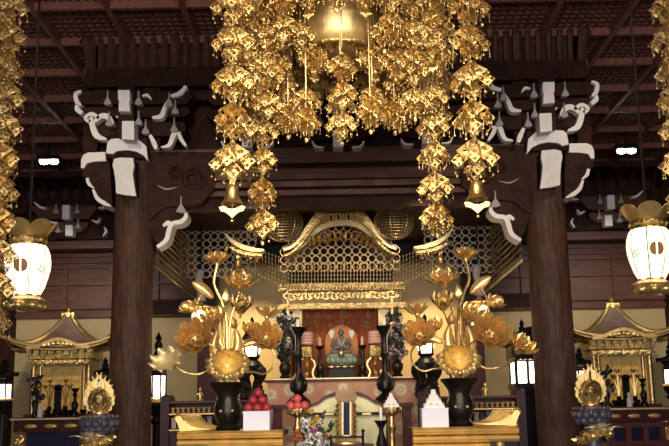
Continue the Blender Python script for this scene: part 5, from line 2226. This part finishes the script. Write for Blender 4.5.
def flame_stand(s, n, dx):
    global DX
    side(s)
    d = 11.6
    k = K(400, d)
    DX = dx * k
    c = L(99, 430, d)
    q = lambda y: L(99, y, d).z
    t = thing('dragon_stand', 'gold dragon pedestal with blue grey lotus top beside the %s pillar' % n, 'stand', (c.x, d, FZ))
    b = MB()
    b.lathe((c.x, d, FZ), [(.24, 0), (.24, .06), (.15, .10), (.10, .2), (.10, q(432) - FZ)], 20)
    b.build('shaft', 'stone', t)
    b = MB()
    pts, rs = [], []
    z0, z1 = FZ + .12, q(434)
    for i in range(60):
        u = i / 59
        a = u * 4.2 * PI + .6
        r = .13 + .025 * math.sin(i)
        pts.append((c.x + r * math.cos(a), d + r * math.sin(a), z0 + (z1 - z0) * u))
        rs.append(.025 + .045 * math.sin(PI * min(1, u * 1.02)) ** .6)
    b.tube(pts, rs, 9)
    for i in range(4, 58):
        p = Vector(pts[i])
        o = (p - Vector((c.x, d, p.z))).normalized()
        b.tube([p + o * rs[i] * .7, p + o * (rs[i] + .035) + Vector((0, 0, .02))], [.018, .002], 4)
    b.build('dragon_body', 'leaf', t)
    b = MB()
    h = Vector((c.x - .06 * SG, d - .17, q(436)))
    b.ball(h, (.075, .085, .06), 12, 8)
    b.ball(h + Vector((0, -.08, -.02)), (.05, .06, .035), 10, 7)
    b.ball(h + Vector((0, -.07, -.055)), (.045, .06, .015), 10, 6)
    for e in (-1, 1):
        b.tube(smooth([h + Vector((e * .035, .02, .05)), h + Vector((e * .07, .06, .10)), h + Vector((e * .06, .10, .16))], 4), [.014] + [.011] * 7 + [.003], 5)
        b.tube(smooth([h + Vector((e * .04, -.10, -.02)), h + Vector((e * .12, -.14, .01)), h + Vector((e * .22, -.10, .0))], 4), [.007] * 8 + [.002], 4)
        b.ball(h + Vector((e * .035, -.045, .035)), .016, 6, 5)
        for m in range(4):
            b.tube([h + Vector((e * .05, .03, .02 - m * .025)), h + Vector((e * .14, .06, .04 - m * .035))], [.022, .003], 5)
    b.build('dragon_head', 'pale', t)
    for a in (-.5, 2.4):
        b = MB()
        p = Vector((c.x + .12 * math.cos(a), d - .13, q(443)))
        for m in range(4):
            b.tube(smooth([p, p + Vector((.06 * math.cos(a + m * .5 - .8), -.05, .03 * m - .05)), p + Vector((.11 * math.cos(a + m * .5 - .8), -.03, .035 * m - .09))], 3), [.02, .018, .016, .014, .011, .008, .003], 5)
        b.build('dragon_claw', 'gold', t)
    b = MB()
    b.lathe((c.x, d, 0), [(.10, q(434)), (.16, q(431)), (.205, q(424)), (.20, q(420)), (.215, q(418)), (.215, q(415.5)), (.17, q(414.5)), (.02, q(414))], 32)
    for row, (r, y, hh) in enumerate(((.19, 423.5, 5.2), (.165, 429, 4.5))):
        for j in range(12):
            a = j * PI / 6 + row * .26
            b.ball((c.x + r * math.cos(a), d + r * math.sin(a), q(y)), (.055, .055, hh * k), 8, 6)
    b.build('lotus_top', 'stone', t)
    b = MB()
    for j in range(24):
        a = j * PI / 12
        b.ball((c.x + .212 * math.cos(a), d + .212 * math.sin(a), q(417)), .016, 6, 4)
    b.build('bead_band', 'gold', t)
    zb = q(414)
    t = thing('flaming_jewel', 'gold flame wreathed jewel on the dragon stand beside the %s pillar' % n, 'ornament', (c.x, d, zb))
    b = MB()
    for j in range(10):
        a = j * PI / 5
        m = Matrix.Translation((c.x + .05 * math.cos(a), d + .05 * math.sin(a), zb)) @ Matrix.Rotation(a + PI / 2, 4, 'Z') @ Matrix.Rotation(.75, 4, 'X')
        petal(b, m, .15, .05, .04)
    b.lathe((c.x, d, zb), [(.11, 0), (.11, .015), (.05, .03), (.04, .07)], 16)
    b.build('lotus_seat', 'leaf', t)
    b = MB()
    b.ball((c.x, d - .03, q(400)), (6.5 * k, 6 * k, 7 * k), 20, 14)
    b.lathe((c.x, d - .03, q(391)), [(3 * k, 0), (1.5 * k, 2.2 * k), (.2 * k, 4.5 * k)], 12)
    b.build('jewel', 'carved', t)
    k_ = 0
    for sg in (-1, 1):
        for ang, ln, w in ((-62, 6, 3.6), (-38, 8.5, 4.2), (-14, 9, 4.4), (8, 9, 4.4), (28, 9.5, 4.4), (46, 10, 4.2), (63, 10.5, 4.0), (80, 12, 4.2)):
            a = R(ang)
            bx_, by_ = 99 + sg * 8.5 * math.cos(a), 401 - 10.5 * math.sin(a)
            ox, oy = sg * math.cos(a), -math.sin(a)
            b = MB()
            b.ribbon([(bx_, by_), (bx_ + ox * ln * .40 + sg * .8, by_ + oy * ln * .3), (bx_ + ox * ln * .62, by_ + oy * ln * .5 - ln * .30), (bx_ + ox * ln * .62 - sg * 1.6, by_ + oy * ln * .55 - ln * .62), (bx_ + ox * ln * .72, by_ + oy * ln * .6 - ln * .95)], [w * .8, w, w * .75, w * .5, .2], d + .02 + .03 * (k_ % 3), .035)
            b.build('flame', 'leaf', t)
            k_ += 1
    b = MB()
    for i in range(22):
        a = i * PI / 11
        b.tube([L(99 + 9.8 * math.cos(a), 401 + 11.5 * math.sin(a), d + .0), L(99 + 8.4 * math.cos(a + .3), 401 + 9.5 * math.sin(a + .3), d - .03), L(99 + 7.6 * math.cos(a + .6), 401 + 10 * math.sin(a + .6), d)], [.028, .018, .004], 5)
    b.torus(L(99, 401, d + .02), 9.2 * k, .022, 'Y', 28, 6)
    b.build('halo_ring', 'carved', t)
    DX = 0.0


flame_stand(1, 'left', 0)
flame_stand(-1, 'right', 6)

# ------------------------------------------------------------------ standing lanterns
def floor_lantern(s, px, d, label, dy=0.0, sc_=1.0, rx=1.3, light=True):
    """black lantern on a tall leg: finial, roof, lit box, band, shaft"""
    side(s)
    k = K(380, d) * sc_
    c = L(px, 380 + dy, d)
    kv = k
    q = lambda y: c.z + (380 - y) * kv
    k = k * rx
    t = thing('standing_lantern', label, 'lantern', (c.x, d, FZ))
    b = MB()
    b.lathe((c.x, d, 0), [(1.2 * k, q(352)), (2.6 * k, q(350)), (3.4 * k, q(346)), (2.4 * k, q(342)), (1.2 * k, q(341)), (2.8 * k, q(339)), (1.6 * k, q(336)), (.3 * k, q(332))], 16)
    b.build('finial', 'black', t)
    b = MB()
    n = 6

    def rf(u, v):
        a = u * 2 * PI
        seg = (u * 6) % 1 - .5
        r = (1.5 + 8.5 * v) * k * (1 + .10 * v * abs(seg) * 2)
        z = q(352 + 10 * v ** .6) + 3 * kv * v ** 3 * (abs(seg) * 2) ** 3
        return (c.x + r * math.cos(a), d + r * math.sin(a), z)
    b.shell(rf, 36, 8, .02)
    for j in range(6):
        P = [rf(j / 6, i / 8) for i in range(9)]
        b.tube([(p[0], p[1], p[2] + .01) for p in P], .02, 5)
    b.lathe((c.x, d, 0), [(7 * k, q(363)), (7.5 * k, q(365)), (5.5 * k, q(368)), (6.5 * k, q(372)), (6.8 * k, q(376))], 6)
    b.build('roof', 'black', t)
    b = MB()
    b.lathe((c.x, d, 0), [(5.7 * k, q(398)), (5.9 * k, q(376))], 6)
    b.build('lamp_glass', 'glow', t)
    b = MB()
    for j in range(6):
        a = j * PI / 3
        b.tube([(c.x + 6.1 * k * math.cos(a), d + 6.1 * k * math.sin(a), q(398)), (c.x + 6.1 * k * math.cos(a), d + 6.1 * k * math.sin(a), q(375))], .016, 4)
    b.build('frame', 'black', t)
    b = MB()
    b.lathe((c.x, d, 0), [(6 * k, q(403)), (7.5 * k, q(402)), (7.5 * k, q(399)), (6.3 * k, q(398))], 6)
    b.build('gold_band', 'pgold', t)
    b = MB()
    b.lathe((c.x, d, 0), [(8 * k, FZ), (8 * k, FZ + .08), (4.5 * k, FZ + .16), (3.5 * k, FZ + .35), (3.5 * k, q(424)), (6 * k, q(420)), (4 * k, q(416)), (6.5 * k, q(409)), (7 * k, q(404)), (6 * k, q(403))], 18)
    b.build('shaft', 'black', t)
    if light:
        LAMPS.append(((c.x, d - 7.5 * k, q(386)), 5))


def globe_lantern(s, n, dx):
    """bronze lantern with round glass over cabriole legs"""
    global DX
    side(s)
    d = 14.3
    DX = dx * K(350, d)
    k = K(350, d)
    c = L(252, 360, d)
    q = lambda y: L(252, y, d).z
    t = thing('globe_lantern', 'black bronze lantern with a glowing globe %s of the altar' % n, 'lantern', (c.x, d, FZ))
    b = MB()
    b.lathe((c.x, d, 0), [(9.5 * k, q(340)), (10 * k, q(337)), (7 * k, q(333)), (3.5 * k, q(330)), (2, q(329)) if False else (2.2 * k, q(329)), (3.2 * k, q(326)), (1.8 * k, q(323)), (2.4 * k, q(321)), (.3 * k, q(317))], 20)
    b.build('roof', 'black', t)
    b = MB()
    b.ball((c.x, d, q(349)), (8.6 * k, 8.6 * k, 8.6 * k), 20, 14)
    b.build('lamp_glass', 'glow', t)
    b = MB()
    for j in range(4):
        a = j * PI / 2 + PI / 4
        b.tube(smooth([(c.x + r * k * math.cos(a), d + r * k * math.sin(a), q(y)) for r, y in ((8, 339), (9.3, 349), (8, 358))], 4), .018, 5)
    b.build('frame', 'black', t)
    b = MB()
    b.lathe((c.x, d, 0), [(9 * k, q(373)), (11 * k, q(369)), (11.5 * k, q(366)), (8 * k, q(362)), (5.5 * k, q(360)), (8 * k, q(357.5)), (8 * k, q(356.5))], 20)
    b.build('firebox', 'black', t)
    for j in range(4):
        a = j * PI / 2 + PI / 4 + .3
        b = MB()
        b.tube(smooth([(c.x + r * k * math.cos(a), d + r * k * math.sin(a), q(y)) for r, y in ((8, 370), (11.5, 374), (10.5, 379), (7.5, 384), (8, 389))], 4), [.07, .08, .09, .085, .075, .07, .065, .06, .055, .05, .05, .05, .05, .055, .06, .065, .07], 8)
        b.build('leg', 'black', t)
    b = MB()
    b.lathe((c.x, d, 0), [(10 * k, FZ), (10 * k, q(402)), (13 * k, q(398)), (12 * k, q(394)), (12.5 * k, q(391)), (10 * k, q(388.5)), (.5 * k, q(388.5))], 20)
    b.build('pedestal', 'black', t)
    LAMPS.append(((c.x, d - 11 * k, q(346)), 14))
    DX = 0.0


LAMPS = []
globe_lantern(1, 'left', 0)
globe_lantern(-1, 'right', -4)
floor_lantern(1, 158, 14.0, 'black standing lantern with square lit panes just inside the left pillar', 0, 1.0)
floor_lantern(1, 105, 14.9, 'black standing lantern glowing behind the left flaming jewel', 4, .55, 1.9)
floor_lantern(-1, 103, 14.9, 'black standing lantern glowing behind the right flaming jewel', 2, .55, 1.9)
floor_lantern(1, 4, 14.6, 'black standing lantern with lit panes at the left aisle end', 7, .6, 2.2)
floor_lantern(-1, 12, 14.6, 'black standing lantern with lit panes at the right aisle end', 4, .6, 2.2)

# broad black lantern house inside the right pillar
side(-1)
d = 14.2
k = K(370, d)
DX = 9 * k
c = L(162, 380, d)
q = lambda y: L(162, y, d).z
t = thing('lantern_house', 'broad black lantern with arched roof and lit panes just inside the right pillar', 'lantern', (c.x, d, FZ))
b = MB()
ao = []
for i in range(31):
    x = (i / 30 - .5) * 2
    ao.append((c.x + x * 24 * k, q(352) + (1 - abs(x) ** 2.2) * 17 * k + max(0, abs(x) - .8) * 4.5 * k))
b.prism(ao + [(c.x + 22 * k, q(352.5)), (c.x - 22 * k, q(352.5))], d - 22 * k, d + 22 * k)
b.build('roof', 'black', t)
for xx in (-9, 12):
    b = MB()
    z0 = q(337)
    b.lathe((c.x + xx * k, d - 18 * k, z0), [(2.5 * k, -2 * k), (3.4 * k, 1 * k), (1.5 * k, 3 * k), (2.6 * k, 5 * k), (1.6 * k, 7 * k), (.3 * k, 10 * k)], 14)
    b.build('finial', 'black', t)
b = MB()
b.box((c.x - 20 * k, d - 19 * k, q(366)), (c.x + 20 * k, d + 19 * k, q(351)))
for i in range(9):
    b.box((c.x + (-21 + i * 4.9) * k, d - 21 * k, q(362)), (c.x + (-18.6 + i * 4.9) * k, d - 18 * k, q(355)))
    b.ball((c.x + (-19 + i * 4.7) * k, d - 20 * k, q(366)), (2 * k, 2 * k, 1.6 * k), 8, 6)
b.build('bracket_band', 'black', t)
b = MB()
b.box((c.x - 16 * k, d - 16 * k, q(390)), (c.x + 16 * k, d + 16 * k, q(369)))
b.build('lamp_glass', 'glow', t)
for xx in (-16.5, -5, 6, 16.5):
    for yy in (-16.5, 16.5):
        b = MB()
        b.box((c.x + xx * k - .02, d + yy * k - .02, q(391)), (c.x + xx * k + .02, d + yy * k + .02, q(366)))
        b.build('mullion', 'black', t)
b = MB()
b.box((c.x - 19 * k, d - 19 * k, q(396)), (c.x + 19 * k, d + 19 * k, q(390)))
b.box((c.x - 15 * k, d - 15 * k, FZ), (c.x + 15 * k, d + 15 * k, q(396)))
b.build('base', 'black', t)
b = MB()
b.ball((c.x + 4 * k, d - 19.5 * k, q(393)), (5 * k, .02, 1.6 * k), 12, 6)
b.build('gold_mount', 'pgold', t)
LAMPS.append(((c.x, d - 19 * k, q(378)), 8))
DX = 0.0

# small gold lanterns hanging inside the altar bay
for s, n in ((1, 'left'), (-1, 'right')):
    side(s)
    d = 15.4
    k = K(318, d)
    c = L(200.5, 318, d)
    q = lambda y: L(200.5, y, d).z
    t = thing('small_hanging_lantern', 'small lit gold lantern hanging behind the gilt lotus on the %s' % n, 'lantern', (c.x, d, q(338)))
    b = MB()
    b.lathe((c.x, d, 0), [(8.4 * k, q(331)), (9.2 * k, q(322)), (8.6 * k, q(311))], 20)
    b.build('lamp_glass', 'paper', t)
    b = MB()

    def cr(u, v):
        a = u * 2 * PI
        r = (3 + 13 * v) * k * (1 + .08 * v * math.cos(6 * a))
        z = q(304 + 7 * v - 3.5 * v ** 4)
        return (c.x + r * math.cos(a), d + r * math.sin(a), z)
    b.shell(cr, 48, 6, .015)
    b.lathe((c.x, d, 0), [(9 * k, q(312)), (6 * k, q(307)), (2 * k, q(302)), (.6 * k, q(298))], 18)
    b.build('crown', 'leaf', t)
    b = MB()
    b.lathe((c.x, d, 0), [(1 * k, q(340)), (5 * k, q(337)), (9.5 * k, q(333)), (9.5 * k, q(330.5)), (8 * k, q(330))], 24, lobes=6, amp=.06)
    b.build('lotus_base', 'leaf', t)
    for j in range(6):
        a = j * PI / 3
        b = MB()
        b.tube([(c.x + 9.3 * k * math.cos(a), d + 9.3 * k * math.sin(a), q(331)), (c.x + 8.9 * k * math.cos(a), d + 8.9 * k * math.sin(a), q(311))], .010, 5)
        b.build('rib', 'gold', t)
    b = MB()
    b.tube([(c.x, d, q(300)), (c.x, d, CZ - 2.16)], .012, 5)
    b.build('hanging_rod', 'bronze', t)
    b = MB()
    b.tube(smooth([(c.x, d, q(301)), (c.x + .02, d, q(290)), (c.x - .03, d, q(280)), (c.x, d, q(270))], 4), [.10, .08, .07, .075, .085, .08, .07, .06, .06, .065, .07, .06, .04], 9)
    b.build('cloth_wrap', 'ash', t)
    LAMPS.append(((c.x, d - 13 * k, q(320)), 5))
side(1)

# ------------------------------------------------------------------ lacquer racks beside the altar


def rack(s, n, dx):
    global DX
    side(s)
    d = 12.4
    k = K(410, d)
    DX = dx * k
    xa, xb = sorted((L(165, 410, d).x, L(262, 410, d).x))
    zq = lambda y: Z(y, d)
    t = thing('lacquer_rack', 'maroon lacquer rack with two open shelves beside the %s pillar' % n, 'rack', ((xa + xb) / 2, d + .2, FZ))
    for i, (y, nm) in enumerate(((399.5, 'top_board'), (411, 'shelf'), (427, 'shelf'))):
        b = MB()
        b.box((xa, d, zq(y + 1.3)), (xb, d + .42, zq(y - 1.3)))
        b.build(nm, 'maroon', t)
        b = MB()
        b.box((xa, d - .012, zq(y + .9)), (xb, d + .004, zq(y - .1)))
        b.build('shelf_edge', 'pgold' if i else 'maroon', t)
    xo = xa if s > 0 else xb
    for x, w in ((xo, .055), ((xb if s > 0 else xa), .04)):
        for yy in (d + .02, d + .38):
            b = MB()
            b.box((x - w, yy - .04, FZ), (x + w, yy + .04, zq(394)))
            b.ball((x, yy, zq(394)), (w, .04, .03), 8, 6)
            b.build('post', 'purple', t)
    b = MB()
    b.box((xa, d + .40, FZ), (xb, d + .43, zq(400)))
    b.build('back_panel', 'maroon', t)
    b = MB()
    b.box((xa + .05, d + .03, FZ), (xb - .05, d + .06, zq(428)))
    b.build('lower_panel', 'purple', t)
    z1 = zq(411 - 1.3)
    for i in range(8):
        x = L(172 + i * 5.2, 405, d).x
        b = MB()
        b.lathe((x, d + .08, z1), [(.022, 0), (.024, .008), (.010, .018), (.024, .04), (.032, .062), (.028, .064), (.008, .03)], 14)
        b.build('gold_cup', 'pgold', None, (x, d + .08, z1), 'small gold cup on the %s rack, %s from the pillar' % (n, ('first', 'second', 'third', 'fourth', 'fifth', 'sixth', 'seventh', 'eighth')[i]), 'cup', 'gold cups on the %s rack' % n)
    z1 = zq(427 - 1.3)
    for i in range(7):
        x = L(173 + i * 6, 420, d).x
        hh = (.13, .15, .12, .14, .15, .12, .14)[i]
        b = MB()
        b.box((x - .028, d + .06, z1), (x + .028, d + .16, z1 + hh))
        b.box((x - .031, d + .055, z1 + hh - .02), (x + .031, d + .165, z1 + hh))
        b.build('lidded_box', ('ash', 'bronze', 'maroon')[i % 3], None, (x, d + .11, z1), '%s upright lidded box on the lower shelf of the %s rack, %s from the pillar' % (('pale', 'dark', 'maroon')[i % 3], n, ('first', 'second', 'third', 'fourth', 'fifth', 'sixth', 'seventh')[i]), 'box', 'lidded boxes on the %s rack' % n)
    x = L(198.5, 390, d).x
    z1 = zq(399.5 - 1.3)
    b = MB()
    b.lathe((x, d + .15, z1), [(.040, 0), (.042, .012), (.028, .02), (.032, .05), (.034, .075), (.024, .10), (.011, .112), (.02, .125), (.022, .14), (.012, .158), (.004, .175)], 16)
    for e in (-1, 1):
        b.tube(smooth([(x + e * .024, d + .15, z1 + .095), (x + e * .038, d + .14, z1 + .07), (x + e * .012, d + .118, z1 + .06)], 3), .009, 5)
    b.build('gilt_figurine', 'leaf', None, (x, d + .15, z1), 'tiny gilt figurine standing on top of the %s rack' % n, 'figurine')
    DX = 0.0


rack(1, 'left', 0)
rack(-1, 'right', 2)
side(1)
for p, e in LAMPS:
    d_ = bpy.data.lights.new('lantern_light', 'POINT')
    d_.energy = e
    d_.color = (1.0, 0.74, 0.42)
    d_.shadow_soft_size = .08
    o = bpy.data.objects.new('lantern_light', d_)
    col.objects.link(o)
    o.location = p
# ------------------------------------------------------------------ light
def lamp(kind, name, loc, energy, colr, target=None, size=0.3, spot=60, blend=0.6, sy=None):
    d = bpy.data.lights.new(name, kind)
    d.energy = energy
    d.color = colr
    if kind == 'AREA':
        d.shape = 'RECTANGLE'
        d.size = size
        d.size_y = sy or size
    else:
        d.shadow_soft_size = size
    if kind == 'SPOT':
        d.spot_size = R(spot)
        d.spot_blend = blend
    o = bpy.data.objects.new(name, d)
    col.objects.link(o)
    o.location = loc
    if target is not None:
        o.rotation_euler = (Vector(target) - Vector(loc)).to_track_quat('-Z', 'Y').to_euler()
    return o


WARM = (1.0, 0.80, 0.54)
NEUT = (1.0, 0.93, 0.90)
w = bpy.data.worlds.new('world')
sc.world = w
w.use_nodes = True
w.node_tree.nodes['Background'].inputs[0].default_value = (0.80, 0.72, 0.72, 1)
w.node_tree.nodes['Background'].inputs[1].default_value = 0.15
lamp('AREA', 'daylight_from_doors', (0, -4.5, 2.4), 1150, NEUT, (0, 13, 3.8), 9, sy=3.0)
for x in (-1.1, 1.1):
    lamp('SPOT', 'hall_spot', (x, 3.2, 5.9), 650, WARM, (x * .3, 9.4, 4.6), .12, 34, .5)
    lamp('SPOT', 'hall_spot', (x * 2.5, 2.5, 5.6), 750, WARM, (x * .6, 10.5, 1.8), .12, 30, .5)
    lamp('SPOT', 'hall_spot', (x * 3.2, 8.4, 6.0), 260, WARM, (x * 3.4, 14, 2.2), .12, 75)
lamp('SPOT', 'altar_spot', (0, 4.5, 5.8), 500, WARM, (0, 13.5, 1.8), .15, 50)
for x in (-1.3, 1.3):
    lamp('SPOT', 'altar_spot', (x, 12.4, 4.3), 120, WARM, (x * .4, 16, 2.4), .1, 70)
    lamp('SPOT', 'altar_wall_fill', (x * 1.25, 16.6, 3.75), 210, (1, .72, .36), (x * 1.25, 18.2, 2.0), .12, 90)  # unseen fill spots, added to warm the altar wall
for x in (-5.6, 5.6):
    lamp('SPOT', 'ceiling_light', (x * .93, 17.7, 4.95), 110, (1, .93, .86), (x, 20.6, 3.2), .08, 100)
    lamp('SPOT', 'aisle_spot', (x, 17.2, 4.6), 190, WARM, (x, 20.5, 2.3), .12, 85)
sc.view_settings.view_transform = 'Standard'
sc.view_settings.look = 'None'
sc.view_settings.exposure = 0.0
sc.view_settings.gamma = 1
sc.view_settings.use_curve_mapping = False
